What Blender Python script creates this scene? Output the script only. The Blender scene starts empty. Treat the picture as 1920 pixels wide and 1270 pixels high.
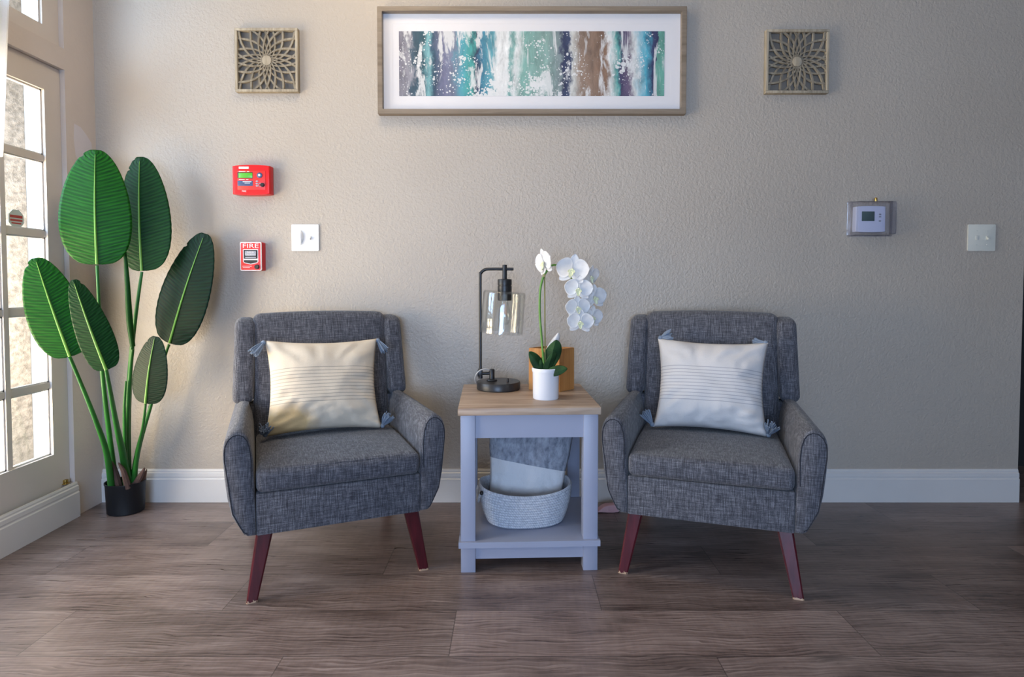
import bpy, bmesh, math, random
from mathutils import Vector, Matrix, noise

S = bpy.context.scene
COL = S.collection
PI = math.pi
R = math.radians

# ------------------------------------------------------------------ camera, world, light, exposure
F_PX, CAM_D, CAM_H, PITCH = 1130.0, 2.6, 0.954, R(2.0)
cam_d = bpy.data.cameras.new('camera')
cam_d.sensor_width = 36.0
cam_d.lens = 36.0 * F_PX / 1920.0
cam_d.shift_y = -65.5 / 1920.0
cam_d.clip_start = 0.05
cam = bpy.data.objects.new('camera', cam_d)
cam.location = (0, -CAM_D, CAM_H)
cam.rotation_euler = (R(90) - PITCH, 0, 0)
COL.objects.link(cam)
S.camera = cam

S.view_settings.view_transform = 'Standard'
S.view_settings.look = 'None'
S.view_settings.gamma = 1.0
S.view_settings.use_curve_mapping = False
S.view_settings.exposure = 0.0
S.cycles.use_denoising = True
S.cycles.max_bounces = 10
S.cycles.diffuse_bounces = 5
S.cycles.transparent_max_bounces = 16
S.cycles.sample_clamp_indirect = 6.0

world = bpy.data.worlds.new('sky')
S.world = world
world.use_nodes = True
wn = world.node_tree
wbg = wn.nodes['Background']
wbg.inputs[0].default_value = (0.80, 0.90, 1.0, 1)
wbg.inputs[1].default_value = 1.8


def light(name, kind, loc, target, energy, color, size=None, size_y=None, spread=None):
    d = bpy.data.lights.new(name, kind)
    d.energy = energy
    d.color = color
    if kind == 'AREA':
        d.shape = 'RECTANGLE'
        d.size = size
        d.size_y = size_y
        if spread:
            d.spread = spread
    o = bpy.data.objects.new(name, d)
    o.location = loc
    o.rotation_euler = (Vector(target) - Vector(loc)).to_track_quat('-Z', 'Y').to_euler()
    COL.objects.link(o)
    return o


sun = light('sun', 'SUN', (0, 6, 8), (-1.0, 0, 0), 2.2, (1.0, 0.95, 0.86))
sun.data.angle = R(2)
# daylight coming in by the glazed doors on the left (bounce off the paving: warm, upwards; sky: cool, downwards)
light('door_bounce_light', 'AREA', (-2.35, -1.05, 0.60), (-0.2, -0.1, 1.9), 128, (1.0, 0.80, 0.54), 1.5, 1.0)
light('door_sky_light', 'AREA', (-2.45, -1.15, 1.75), (0.3, -0.9, 0.0), 90, (0.52, 0.72, 1.0), 1.5, 1.2)
# daylight of the window in the wall behind the camera
light('rear_window_light', 'AREA', (-0.4, -5.35, 0.95), (0.2, 0.0, 0.20), 160, (0.42, 0.62, 1.0), 1.9, 1.3)
# warm overhead fill added for the upper wall; no fitting is built
light('warm_overhead_fill', 'AREA', (-0.55, -0.75, 2.70), (-0.55, -0.75, 0.0), 11, (1.0, 0.78, 0.48), 0.5, 0.5)


# ------------------------------------------------------------------ helpers
def P(px, py, Y):
    """world point on the plane y = Y seen at a pixel of the 1920x1270 photograph"""
    u = (px - 960) / F_PX
    v = (py - 569.5) / F_PX
    dy = -v * math.sin(PITCH) + math.cos(PITCH)
    dz = -v * math.cos(PITCH) - math.sin(PITCH)
    t = (Y + CAM_D) / dy
    return Vector((u * t, Y, CAM_H + dz * t))


def lin(c):
    c = c / 255.0
    return c / 12.92 if c <= 0.04045 else ((c + 0.055) / 1.055) ** 2.4


def rgb(r, g, b):
    return (lin(r), lin(g), lin(b), 1.0)


def finish(bm, name, mat, parent=None, smooth=True, angle=0.7):
    bmesh.ops.recalc_face_normals(bm, faces=bm.faces)
    if smooth:
        for f in bm.faces:
            f.smooth = True
        for e in bm.edges:
            if len(e.link_faces) == 2:
                try:
                    if e.calc_face_angle() > angle:
                        e.smooth = False
                except ValueError:
                    pass
    me = bpy.data.meshes.new(name)
    bm.to_mesh(me)
    bm.free()
    me.materials.append(mat)
    o = bpy.data.objects.new(name, me)
    COL.objects.link(o)
    if parent:
        o.parent = parent
    return o


def tag(o, label, cat, group=None):
    o['label'] = label
    o['category'] = cat
    if group:
        o['group'] = group
    return o


def struct(o):
    o['kind'] = 'structure'
    return o


def empty(name, label, cat, loc=(0, 0, 0), rotz=0.0, group=None):
    o = bpy.data.objects.new(name, None)
    o.empty_display_size = 0.05
    COL.objects.link(o)
    o.location = loc
    o.rotation_euler = (0, 0, rotz)
    return tag(o, label, cat, group)


def box(bm, lo, hi, bevel=0.0, seg=2):
    m = Matrix.Translation([(a + b) / 2 for a, b in zip(lo, hi)]) @ Matrix.Diagonal(
        [abs(b - a) for a, b in zip(lo, hi)] + [1])
    r = bmesh.ops.create_cube(bm, size=1.0, matrix=m)
    if bevel > 0:
        es = list({e for v in r['verts'] for e in v.link_edges})
        bmesh.ops.bevel(bm, geom=es, offset=bevel, segments=seg, profile=0.5, affect='EDGES')
    return bm


def boxes(name, mat, parent, lst, bevel=0.0):
    bm = bmesh.new()
    for lo, hi in lst:
        box(bm, lo, hi, bevel)
    return finish(bm, name, mat, parent)


def prism(bm, prof, axis, a, b, bevel=0.0, seg=2):
    """extrude a closed 2D outline along an axis; axis 'y': (x,z); 'x': (y,z); 'z': (x,y)"""
    def co(p, t):
        return {'y': (p[0], t, p[1]), 'x': (t, p[0], p[1]), 'z': (p[0], p[1], t)}[axis]
    va = [bm.verts.new(co(p, a)) for p in prof]
    vb = [bm.verts.new(co(p, b)) for p in prof]
    n = len(prof)
    fa = bm.faces.new(va)
    fb = bm.faces.new(list(reversed(vb)))
    for i in range(n):
        bm.faces.new((va[i], vb[i], vb[(i + 1) % n], va[(i + 1) % n]))
    if bevel > 0:
        es = list(fa.edges) + list(fb.edges)
        bmesh.ops.bevel(bm, geom=es, offset=bevel, segments=seg, profile=0.5, affect='EDGES')
    return bm


def smooth_path(pts, n=8):
    pts = [Vector(p) for p in pts]
    out = []
    for i in range(len(pts) - 1):
        p0 = pts[max(i - 1, 0)]
        p1, p2 = pts[i], pts[i + 1]
        p3 = pts[min(i + 2, len(pts) - 1)]
        for k in range(n):
            t = k / n
            out.append(0.5 * ((2 * p1) + (p2 - p0) * t + (2 * p0 - 5 * p1 + 4 * p2 - p3) * t * t
                              + (3 * p1 - p0 - 3 * p2 + p3) * t ** 3))
    out.append(pts[-1])
    return out


def tube(bm, pts, radii, seg=10, n=0, caps=True):
    pts = smooth_path(pts, n) if n else [Vector(p) for p in pts]
    m = len(pts)
    if not hasattr(radii, '__len__'):
        radii = [radii, radii]
    rr = []
    for i in range(m):
        t = i / (m - 1) * (len(radii) - 1)
        k = min(int(t), len(radii) - 2)
        rr.append(radii[k] + (radii[k + 1] - radii[k]) * (t - k))
    rings = []
    ref = None
    for i, p in enumerate(pts):
        d = (pts[min(i + 1, m - 1)] - pts[max(i - 1, 0)])
        d = d.normalized() if d.length > 1e-9 else Vector((0, 0, 1))
        if ref is None:
            ref = d.orthogonal().normalized()
        ref = (ref - d * ref.dot(d))
        ref = ref.normalized() if ref.length > 1e-6 else d.orthogonal().normalized()
        b = d.cross(ref)
        rings.append([bm.verts.new(p + (ref * math.cos(2 * PI * j / seg) + b * math.sin(2 * PI * j / seg)) * rr[i])
                      for j in range(seg)])
    for i in range(m - 1):
        for j in range(seg):
            bm.faces.new((rings[i][j], rings[i][(j + 1) % seg], rings[i + 1][(j + 1) % seg], rings[i + 1][j]))
    if caps:
        bm.faces.new(list(reversed(rings[0])))
        bm.faces.new(rings[-1])
    return bm


def lathe(bm, prof, seg=32, center=(0, 0, 0), sx=1.0, sy=1.0, close=False):
    """prof: list of (r, z)"""
    rings = []
    for r, z in prof:
        if r < 1e-6:
            rings.append([bm.verts.new((center[0], center[1], center[2] + z))])
        else:
            rings.append([bm.verts.new((center[0] + r * sx * math.cos(2 * PI * j / seg),
                                        center[1] + r * sy * math.sin(2 * PI * j / seg), center[2] + z))
                          for j in range(seg)])
    pairs = list(zip(rings[:-1], rings[1:]))
    if close:
        pairs.append((rings[-1], rings[0]))
    for a, b in pairs:
        for j in range(seg):
            k = (j + 1) % seg
            if len(a) == 1 and len(b) == 1:
                continue
            if len(a) == 1:
                bm.faces.new((a[0], b[j], b[k]))
            elif len(b) == 1:
                bm.faces.new((a[j], a[k], b[0]))
            else:
                bm.faces.new((a[j], a[k], b[k], b[j]))
    return bm


def roundbox(bm, size, r, cuts=14, warp=None, center=(0, 0, 0)):
    """soft box: a finely divided cube pulled to rounded edges, then warped by a function"""
    res = bmesh.ops.create_cube(bm, size=2.0)
    es = list({e for v in res['verts'] for e in v.link_edges})
    r2 = bmesh.ops.subdivide_edges(bm, edges=es, cuts=cuts, use_grid_fill=True)
    hx, hy, hz = [s / 2 for s in size]
    for v in bm.verts:
        if v.tag:
            continue
        v.tag = True
        c = []
        for a, h in zip(v.co, (hx, hy, hz)):
            k = min(r / h, 0.95)
            # spend more of the divisions on the rounded rim
            s = 1 if a >= 0 else -1
            a = abs(a)
            c.append(s * h * (a / 0.6 * (1 - k) if a < 0.6 else (1 - k) + (a - 0.6) / 0.4 * k))
        p = Vector(c)
        q = Vector([max(-(h - r), min(h - r, a)) for a, h in zip(p, (hx, hy, hz))])
        d = p - q
        if d.length > 1e-9:
            # cube-face point -> on sphere of radius r
            mx = max(abs(a) for a in d)
            p = q + d.normalized() * mx
        if warp:
            p = Vector(warp(p, hx, hy, hz))
        v.co = p + Vector(center)
    return bm


def prints(mat, parent, lst):
    for q in lst:
        boxes('printing', mat, parent, [q])


# ------------------------------------------------------------------ materials
def mat_base(name, color=(0.5, 0.5, 0.5, 1), rough=0.5, metal=0.0, spec=0.5):
    m = bpy.data.materials.new(name)
    m.use_nodes = True
    nt = m.node_tree
    b = nt.nodes['Principled BSDF']
    b.inputs['Base Color'].default_value = color
    b.inputs['Roughness'].default_value = rough
    b.inputs['Metallic'].default_value = metal
    b.inputs['Specular IOR Level'].default_value = spec
    return m, nt, b


class N:
    """tiny node-graph helper"""
    def __init__(self, nt):
        self.nt = nt

    def new(self, t, **kw):
        n = self.nt.nodes.new(t)
        for k, v in kw.items():
            setattr(n, k, v)
        return n

    def link(self, a, b):
        self.nt.links.new(a, b)

    def coord(self, kind='Object'):
        return self.new('ShaderNodeTexCoord').outputs[kind]

    def mapping(self, vec, scale=(1, 1, 1), loc=(0, 0, 0), rot=(0, 0, 0)):
        m = self.new('ShaderNodeMapping')
        m.inputs['Scale'].default_value = scale
        m.inputs['Location'].default_value = loc
        m.inputs['Rotation'].default_value = rot
        self.link(vec, m.inputs[0])
        return m.outputs[0]

    def noise(self, vec, scale, detail=3, rough=0.5, dist=0.0):
        n = self.new('ShaderNodeTexNoise')
        n.inputs['Scale'].default_value = scale
        n.inputs['Detail'].default_value = detail
        n.inputs['Roughness'].default_value = rough
        n.inputs['Distortion'].default_value = dist
        self.link(vec, n.inputs['Vector'])
        return n.outputs['Fac']

    def math(self, op, a, b=None, c=None, clamp=False):
        n = self.new('ShaderNodeMath', operation=op)
        n.use_clamp = clamp
        for i, x in enumerate((a, b, c)):
            if x is None:
                continue
            if isinstance(x, (int, float)):
                n.inputs[i].default_value = x
            else:
                self.link(x, n.inputs[i])
        return n.outputs[0]

    def sep(self, vec):
        n = self.new('ShaderNodeSeparateXYZ')
        self.link(vec, n.inputs[0])
        return n.outputs

    def comb(self, x, y, z):
        n = self.new('ShaderNodeCombineXYZ')
        for i, a in enumerate((x, y, z)):
            if isinstance(a, (int, float)):
                n.inputs[i].default_value = a
            else:
                self.link(a, n.inputs[i])
        return n.outputs[0]

    def ramp(self, fac, stops, interp='LINEAR'):
        n = self.new('ShaderNodeValToRGB')
        n.color_ramp.interpolation = interp
        el = n.color_ramp.elements
        while len(el) > 1:
            el.remove(el[-1])
        el[0].position = stops[0][0]
        el[0].color = stops[0][1]
        for p, c in stops[1:]:
            e = el.new(p)
            e.color = c
        self.link(fac, n.inputs[0])
        return n.outputs['Color']

    def mix(self, fac, a, b, blend='MIX'):
        n = self.new('ShaderNodeMix', data_type='RGBA', blend_type=blend)
        for s, x in ((n.inputs[0], fac), (n.inputs[6], a), (n.inputs[7], b)):
            if isinstance(x, (int, float)):
                s.default_value = x
            elif isinstance(x, tuple):
                s.default_value = x
            else:
                self.link(x, s)
        return n.outputs[2]

    def bump(self, height, strength, dist, b):
        n = self.new('ShaderNodeBump')
        n.inputs['Strength'].default_value = strength
        n.inputs['Distance'].default_value = dist
        self.link(height, n.inputs['Height'])
        self.link(n.outputs[0], b.inputs['Normal'])


def G(v):
    return (v, v, v, 1)


def paint(name, color, rough=0.5, var=0.05, bump=0.0, bscale=60, spec=0.4):
    m, nt, b = mat_base(name, color, rough, 0, spec)
    n = N(nt)
    co = n.coord()
    f = n.noise(co, 6, 3)
    lo = tuple(c * (1 - var) for c in color[:3]) + (1,)
    hi = tuple(min(1, c * (1 + var)) for c in color[:3]) + (1,)
    n.link(n.ramp(f, [(0.3, lo), (0.7, hi)]), b.inputs['Base Color'])
    if bump:
        n.bump(n.noise(co, bscale, 3), bump, 0.01, b)
    return m


def mat_wall():
    m, nt, b = mat_base('orange_peel_wall_paint', rgb(176, 168, 156), 0.42, 0, 0.45)
    n = N(nt)
    co = n.coord()
    v1 = n.noise(co, 78, 3, 0.55, 0.4)
    v2 = n.noise(co, 130, 2, 0.5)
    h = n.math('ADD', v1, n.math('MULTIPLY', v2, 0.35))
    n.bump(h, 0.5, 0.006, b)
    big = n.noise(co, 1.3, 2)
    n.link(n.ramp(big, [(0.3, rgb(170, 159, 146)), (0.7, rgb(176, 166, 154))]), b.inputs['Base Color'])
    return m


def mat_floor():
    m, nt, b = mat_base('grey_brown_vinyl_plank', rgb(96, 82, 76), 0.38, 0, 0.55)
    n = N(nt)
    co = n.coord()
    x, y, z = n.sep(co)
    ry = n.math('DIVIDE', n.math('ADD', y, 0.448), 0.2155)
    row = n.math('FLOOR', ry)
    off = n.math('FRACT', n.math('MULTIPLY', row, 0.618))
    rx = n.math('ADD', n.math('DIVIDE', x, 1.105), off)
    col = n.math('FLOOR', rx)
    wnz = n.new('ShaderNodeTexWhiteNoise', noise_dimensions='2D')
    n.link(n.comb(row, col, 0), wnz.inputs['Vector'])
    rnd = wnz.outputs['Value']
    # grain coordinates, shifted per plank
    gx = n.math('ADD', x, n.math('MULTIPLY', rnd, 37.0))
    gy = n.math('ADD', y, n.math('MULTIPLY', rnd, 11.0))
    warp = n.noise(n.comb(n.math('MULTIPLY', gx, 2.2), n.math('MULTIPLY', gy, 7.0), 0), 1.0, 3, 0.55)
    gyw = n.math('ADD', gy, n.math('MULTIPLY', warp, 0.10))
    fine = n.noise(n.comb(n.math('MULTIPLY', gx, 5.0), n.math('MULTIPLY', gyw, 150.0), 0), 1.0, 3, 0.65)
    rings = n.new('ShaderNodeTexWave', wave_type='BANDS', bands_direction='Y', wave_profile='SAW')
    rings.inputs['Scale'].default_value = 1.0
    rings.inputs['Distortion'].default_value = 3.0
    rings.inputs['Detail'].default_value = 2.0
    n.link(n.comb(n.math('MULTIPLY', gx, 1.0), n.math('MULTIPLY', gyw, 26.0), 0), rings.inputs['Vector'])
    blot = n.noise(n.comb(n.math('MULTIPLY', gx, 2.6), n.math('MULTIPLY', gy, 9.0), 0), 1.0, 4, 0.6, 0.6)
    cross = n.noise(n.comb(n.math('MULTIPLY', gx, 60.0), n.math('MULTIPLY', gy, 9.0), 0), 1.0, 2, 0.5)
    g = n.math('ADD', n.math('MULTIPLY', fine, 0.5), n.math('MULTIPLY', rings.outputs['Fac'], 0.16))
    g = n.math('ADD', g, n.math('MULTIPLY', blot, 0.62))
    g = n.math('ADD', g, n.math('MULTIPLY', cross, 0.10))
    c = n.ramp(g, [(0.38, rgb(46, 37, 34)), (0.52, rgb(80, 66, 61)), (0.68, rgb(112, 95, 89)), (0.90, rgb(146, 129, 122))])
    tone = n.ramp(rnd, [(0.0, G(0.74)), (1.0, G(1.18))])
    c = n.mix(1.0, c, tone, 'MULTIPLY')
    # dark knots
    kn = n.new('ShaderNodeTexVoronoi')
    kn.inputs['Scale'].default_value = 1.0
    n.link(n.comb(n.math('MULTIPLY', gx, 2.1), n.math('MULTIPLY', gyw, 6.5), 0), kn.inputs['Vector'])
    k = n.ramp(kn.outputs['Distance'], [(0.02, G(0.40)), (0.16, G(1.0))])
    c = n.mix(0.8, c, k, 'MULTIPLY')
    # seams
    fy = n.math('FRACT', ry)
    fx = n.math('FRACT', rx)
    sy = n.math('MINIMUM', fy, n.math('SUBTRACT', 1.0, fy))
    sx = n.math('MULTIPLY', n.math('MINIMUM', fx, n.math('SUBTRACT', 1.0, fx)), 5.1)
    s = n.math('MINIMUM', sy, sx)
    seam = n.math('LESS_THAN', s, 0.006)
    c = n.mix(n.math('MULTIPLY', seam, 0.55), c, rgb(38, 32, 30))
    n.link(c, b.inputs['Base Color'])
    n.link(n.ramp(fine, [(0.3, G(0.26)), (0.7, G(0.40))]), b.inputs['Roughness'])
    n.bump(n.math('ADD', fine, n.math('MULTIPLY', seam, -2.0)), 0.18, 0.002, b)
    return m


def mat_fabric(name, dark, mid, light_):
    m, nt, b = mat_base(name, mid, 0.9, 0, 0.15)
    n = N(nt)
    co = n.coord()
    a = n.noise(n.mapping(co, (360, 45, 26)), 1.0, 2, 0.6)
    c = n.noise(n.mapping(co, (26, 330, 360)), 1.0, 2, 0.6)
    g = n.math('ADD', n.math('MULTIPLY', a, 0.58), n.math('MULTIPLY', c, 0.42))
    f = n.noise(co, 500, 1)
    g = n.math('ADD', g, n.math('MULTIPLY', n.math('SUBTRACT', f, 0.5), 0.25))
    n.link(n.ramp(g, [(0.36, dark), (0.50, mid), (0.66, light_)]), b.inputs['Base Color'])
    n.bump(g, 0.5, 0.0015, b)
    b.inputs['Sheen Weight'].default_value = 0.15
    return m


def mat_pillow(name, base, line, stain=False):
    m, nt, b = mat_base(name, base, 0.9, 0, 0.1)
    n = N(nt)
    co = n.coord()
    x, y, z = n.sep(co)
    zz = n.math('ADD', z, n.math('MULTIPLY', n.noise(co, 5, 2), 0.006))
    ph = n.math('FRACT', n.math('DIVIDE', n.math('SUBTRACT', zz, -0.066), 0.0122))
    ln = n.math('LESS_THAN', ph, 0.24)
    band = n.math('MULTIPLY', n.math('GREATER_THAN', zz, -0.067), n.math('LESS_THAN', zz, 0.0605))
    front = n.math('LESS_THAN', y, 0.0)
    fac = n.math('MULTIPLY', n.math('MULTIPLY', ln, band), front)
    weave = n.noise(co, 420, 2)
    bb = n.mix(weave, tuple(c * 0.93 for c in base[:3]) + (1,), tuple(min(1, c * 1.05) for c in base[:3]) + (1,))
    if stain:
        # a yellowish stain on the lower left of the cover
        dx = n.math('MULTIPLY', n.math('ADD', x, 0.14), 8.0)
        dz = n.math('MULTIPLY', n.math('ADD', z, 0.135), 13.0)
        rr = n.math('ADD', n.math('MULTIPLY', dx, dx), n.math('MULTIPLY', dz, dz))
        rr = n.math('ADD', rr, n.math('MULTIPLY', n.math('SUBTRACT', n.noise(co, 14, 3), 0.5), 1.2))
        bb = n.mix(n.ramp(rr, [(0.2, G(0.75)), (1.0, G(0))]), bb, rgb(196, 156, 92))
    n.link(n.mix(n.math('MULTIPLY', fac, 0.5), bb, line), b.inputs['Base Color'])
    n.bump(n.math('ADD', n.noise(co, 22, 3), n.math('MULTIPLY', weave, 0.2)), 0.35, 0.006, b)
    return m


def mat_fluffy():
    m, nt, b = mat_base('two_tone_plush_fabric', rgb(190, 190, 195), 0.95, 0, 0.1)
    n = N(nt)
    co = n.coord()
    x, y, z = n.sep(co)
    d = n.math('ADD', z, n.math('MULTIPLY', x, 0.08))
    d = n.math('ADD', d, 0.012)
    fl = n.noise(n.mapping(co, (60, 60, 30)), 1.0, 4, 0.65)
    top = n.ramp(fl, [(0.3, rgb(112, 116, 126)), (0.7, rgb(172, 175, 184))])
    n.link(n.mix(n.math('GREATER_THAN', d, 0.0), rgb(214, 212, 212), top), b.inputs['Base Color'])
    n.bump(fl, 0.5, 0.008, b)
    return m


def mat_wood(name, c0, c1, c2, axis=0, sc=1.0, rough=0.45):
    m, nt, b = mat_base(name, c1, rough, 0, 0.35)
    n = N(nt)
    co = n.coord()
    s = [70 * sc] * 3
    s[axis] = 5 * sc
    w = n.noise(co, 7 * sc, 2)
    a = n.noise(n.mapping(co, tuple(s)), 1.0, 3, 0.6, 0.4)
    s2 = [16 * sc] * 3
    s2[axis] = 1.6 * sc
    d = n.noise(n.mapping(co, tuple(s2)), 1.0, 3, 0.6, 1.2)
    g = n.math('ADD', n.math('MULTIPLY', a, 0.5), n.math('MULTIPLY', d, 0.5))
    n.link(n.ramp(g, [(0.35, c0), (0.5, c1), (0.65, c2)]), b.inputs['Base Color'])
    n.bump(a, 0.12, 0.002, b)
    return m


def mat_leg():
    m, nt, b = mat_base('red_mahogany_lacquer', rgb(74, 18, 26), 0.3, 0, 0.5)
    n = N(nt)
    co = n.coord()
    x, y, z = n.sep(co)
    c = n.ramp(n.noise(n.mapping(co, (60, 60, 6)), 1.0, 3), [(0.3, rgb(58, 12, 20)), (0.7, rgb(88, 24, 34))])
    wear = n.math('MULTIPLY', n.math('LESS_THAN', z, n.math('SUBTRACT', n.math('MULTIPLY', n.noise(co, 130, 2), 0.022), 0.006)), 0.8)
    n.link(n.mix(wear, c, rgb(190, 160, 130)), b.inputs['Base Color'])
    return m


def mat_leaf(name, c0, c1, freq=210):
    m, nt, b = mat_base(name, c0, 0.45, 0, 0.16)
    n = N(nt)
    co = n.coord('UV')
    u, v, _ = n.sep(co)
    au = n.math('ABSOLUTE', n.math('SUBTRACT', u, 0.5))
    ph = n.math('SUBTRACT', v, n.math('MULTIPLY', au, 0.16))
    w = n.math('SINE', n.math('MULTIPLY', ph, freq))
    w2 = n.noise(n.comb(n.math('MULTIPLY', au, 3), n.math('MULTIPLY', ph, 90), 0), 1.0, 3)
    g = n.math('ADD', n.math('MULTIPLY', w, 0.18), w2)
    n.link(n.ramp(g, [(0.3, c0), (0.75, c1)]), b.inputs['Base Color'])
    n.bump(g, 0.25, 0.004, b)
    b.inputs['Subsurface Weight'].default_value = 0.0
    tr = n.new('ShaderNodeBsdfTranslucent')
    tr.inputs['Color'].default_value = tuple(min(1, c * 1.6) for c in c1[:3]) + (1,)
    mx = n.new('ShaderNodeMixShader')
    mx.inputs[0].default_value = 0.18
    n.link(b.outputs[0], mx.inputs[1])
    n.link(tr.outputs[0], mx.inputs[2])
    n.link(mx.outputs[0], nt.nodes['Material Output'].inputs['Surface'])
    return m


def mat_petal():
    m, nt, b = mat_base('white_silk_petal', rgb(240, 240, 240), 0.6, 0, 0.3)
    n = N(nt)
    co = n.coord()
    n.link(n.ramp(n.noise(co, 60, 2), [(0.3, rgb(232, 231, 232)), (0.7, rgb(247, 247, 247))]), b.inputs['Base Color'])
    tr = n.new('ShaderNodeBsdfTranslucent')
    tr.inputs['Color'].default_value = (0.9, 0.9, 0.9, 1)
    mx = n.new('ShaderNodeMixShader')
    mx.inputs[0].default_value = 0.42
    n.link(b.outputs[0], mx.inputs[1])
    n.link(tr.outputs[0], mx.inputs[2])
    n.link(mx.outputs[0], nt.nodes['Material Output'].inputs['Surface'])
    return m


def mat_sheer():
    m, nt, b = mat_base('white_bloom_sheet', rgb(244, 244, 244), 0.9, 0, 0.1)
    n = N(nt)
    n.link(n.ramp(n.noise(n.coord(), 300, 2), [(0.3, rgb(238, 238, 238)), (0.7, rgb(250, 250, 250))]), b.inputs['Base Color'])
    tr = n.new('ShaderNodeBsdfTranslucent')
    tr.inputs['Color'].default_value = (0.95, 0.95, 0.95, 1)
    mx = n.new('ShaderNodeMixShader')
    mx.inputs[0].default_value = 0.65
    n.link(b.outputs[0], mx.inputs[1])
    n.link(tr.outputs[0], mx.inputs[2])
    n.link(mx.outputs[0], nt.nodes['Material Output'].inputs['Surface'])
    return m


def mat_glass(name, tint=(0.97, 0.98, 0.98, 1), edge=0.5, base=0.05):
    """thin clear sheet: transparent with a mirror-like sheen that grows at grazing view"""
    m = bpy.data.materials.new(name)
    m.use_nodes = True
    nt = m.node_tree
    n = N(nt)
    nt.nodes.remove(nt.nodes['Principled BSDF'])
    t = n.new('ShaderNodeBsdfTransparent')
    t.inputs[0].default_value = tint
    g = n.new('ShaderNodeBsdfGlossy')
    g.inputs['Roughness'].default_value = 0.03
    lw = n.new('ShaderNodeLayerWeight')
    lw.inputs[0].default_value = 0.35
    f = n.math('ADD', n.math('MULTIPLY', n.math('POWER', lw.outputs['Facing'], 2.5), edge), base)
    mx = n.new('ShaderNodeMixShader')
    n.link(f, mx.inputs[0])
    n.link(t.outputs[0], mx.inputs[1])
    n.link(g.outputs[0], mx.inputs[2])
    n.link(mx.outputs[0], nt.nodes['Material Output'].inputs['Surface'])
    return m


def mat_emit(name, c, s):
    m, nt, b = mat_base(name, c, 0.3)
    b.inputs['Emission Color'].default_value = c
    b.inputs['Emission Strength'].default_value = s
    return m


def mat_art():
    m, nt, b = mat_base('abstract_watercolour_print', rgb(150, 170, 170), 0.6, 0, 0.2)
    n = N(nt)
    co = n.coord()
    x, y, z = n.sep(co)
    wob = n.noise(n.mapping(co, (7, 1, 3)), 1.0, 4, 0.6)
    wob2 = n.noise(n.mapping(co, (40, 1, 22)), 1.0, 3, 0.6)
    t = n.math('ADD', n.math('DIVIDE', x, 1.124), 0.5)
    t = n.math('ADD', t, n.math('MULTIPLY', n.math('SUBTRACT', wob, 0.5), 0.085))
    t = n.math('ADD', t, n.math('MULTIPLY', n.math('SUBTRACT', wob2, 0.5), 0.050))
    st = [(0.0, (126, 122, 134)), (0.045, (150, 148, 156)), (0.055, (70, 90, 104)), (0.085, (52, 88, 100)),
          (0.11, (128, 178, 182)), (0.13, (56, 84, 104)), (0.17, (112, 112, 138)), (0.21, (122, 128, 150)),
          (0.235, (84, 152, 166)), (0.27, (74, 158, 152)), (0.285, (52, 56, 84)), (0.305, (62, 120, 146)),
          (0.35, (92, 156, 168)), (0.37, (222, 222, 220)), (0.405, (226, 226, 224)), (0.42, (104, 158, 152)),
          (0.44, (226, 226, 224)), (0.47, (128, 172, 162)), (0.55, (134, 164, 156)), (0.61, (128, 140, 142)),
          (0.62, (48, 54, 84)), (0.645, (60, 70, 100)), (0.655, (206, 206, 200)), (0.69, (150, 128, 112)),
          (0.775, (134, 104, 84)), (0.79, (224, 222, 218)), (0.825, (92, 168, 162)), (0.835, (64, 60, 92)),
          (0.87, (108, 92, 116)), (0.885, (216, 216, 212)), (0.93, (84, 170, 190)), (0.96, (56, 60, 96))]
    c = n.ramp(t, [(p, rgb(*q)) for p, q in st])
    last = n.math('GREATER_THAN', t, 0.972)
    c = n.mix(last, c, rgb(104, 162, 146))
    # pigment granulation
    gr = n.noise(n.mapping(co, (26, 1, 9)), 1.0, 5, 0.7, 0.6)
    c = n.mix(0.75, c, n.ramp(gr, [(0.28, G(0.42)), (0.5, G(0.92)), (0.72, G(1.3))]), 'MULTIPLY')
    # white resist patches (tall) and spots of several sizes
    patch = n.noise(n.mapping(co, (17, 1, 4.0), loc=(7.3, 0, 2.2)), 1.0, 5, 0.66, 0.5)
    pm = n.ramp(patch, [(0.545, G(0)), (0.60, G(1))])
    c = n.mix(n.math('MULTIPLY', pm, 0.85), c, rgb(220, 219, 217))
    msk = n.noise(n.mapping(co, (8.5, 1, 7.0), loc=(3.1, 0, 1.2)), 1.0, 3, 0.6)
    jit = n.noise(n.mapping(co, (60, 1, 60)), 1.0, 2)
    for sc, k0, k1 in ((42, 0.46, 2.2), (95, 0.40, 1.9)):
        v = n.new('ShaderNodeTexVoronoi', feature='SMOOTH_F1')
        v.inputs['Scale'].default_value = 1.0
        v.inputs['Smoothness'].default_value = 0.25
        n.link(n.mapping(co, (sc, 1, sc)), v.inputs['Vector'])
        thr = n.math('MULTIPLY', n.math('SUBTRACT', msk, k0), k1)
        thr = n.math('ADD', thr, n.math('MULTIPLY', n.math('SUBTRACT', jit, 0.5), 0.35))
        low = n.math('MULTIPLY', z, -0.7)
        spot = n.math('LESS_THAN', v.outputs['Distance'], n.math('ADD', thr, low))
        c = n.mix(n.math('MULTIPLY', spot, 0.88), c, rgb(222, 221, 219))
    n.link(c, b.inputs['Base Color'])
    return m


def mat_stucco():
    m, nt, b = mat_base('rough_stucco', rgb(150, 146, 142), 0.9, 0, 0.1)
    n = N(nt)
    co = n.coord()
    v = n.noise(co, 38, 4, 0.6)
    n.link(n.ramp(v, [(0.35, rgb(122, 119, 115)), (0.6, rgb(156, 152, 147))]), b.inputs['Base Color'])
    n.bump(v, 0.8, 0.01, b)
    return m


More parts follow.
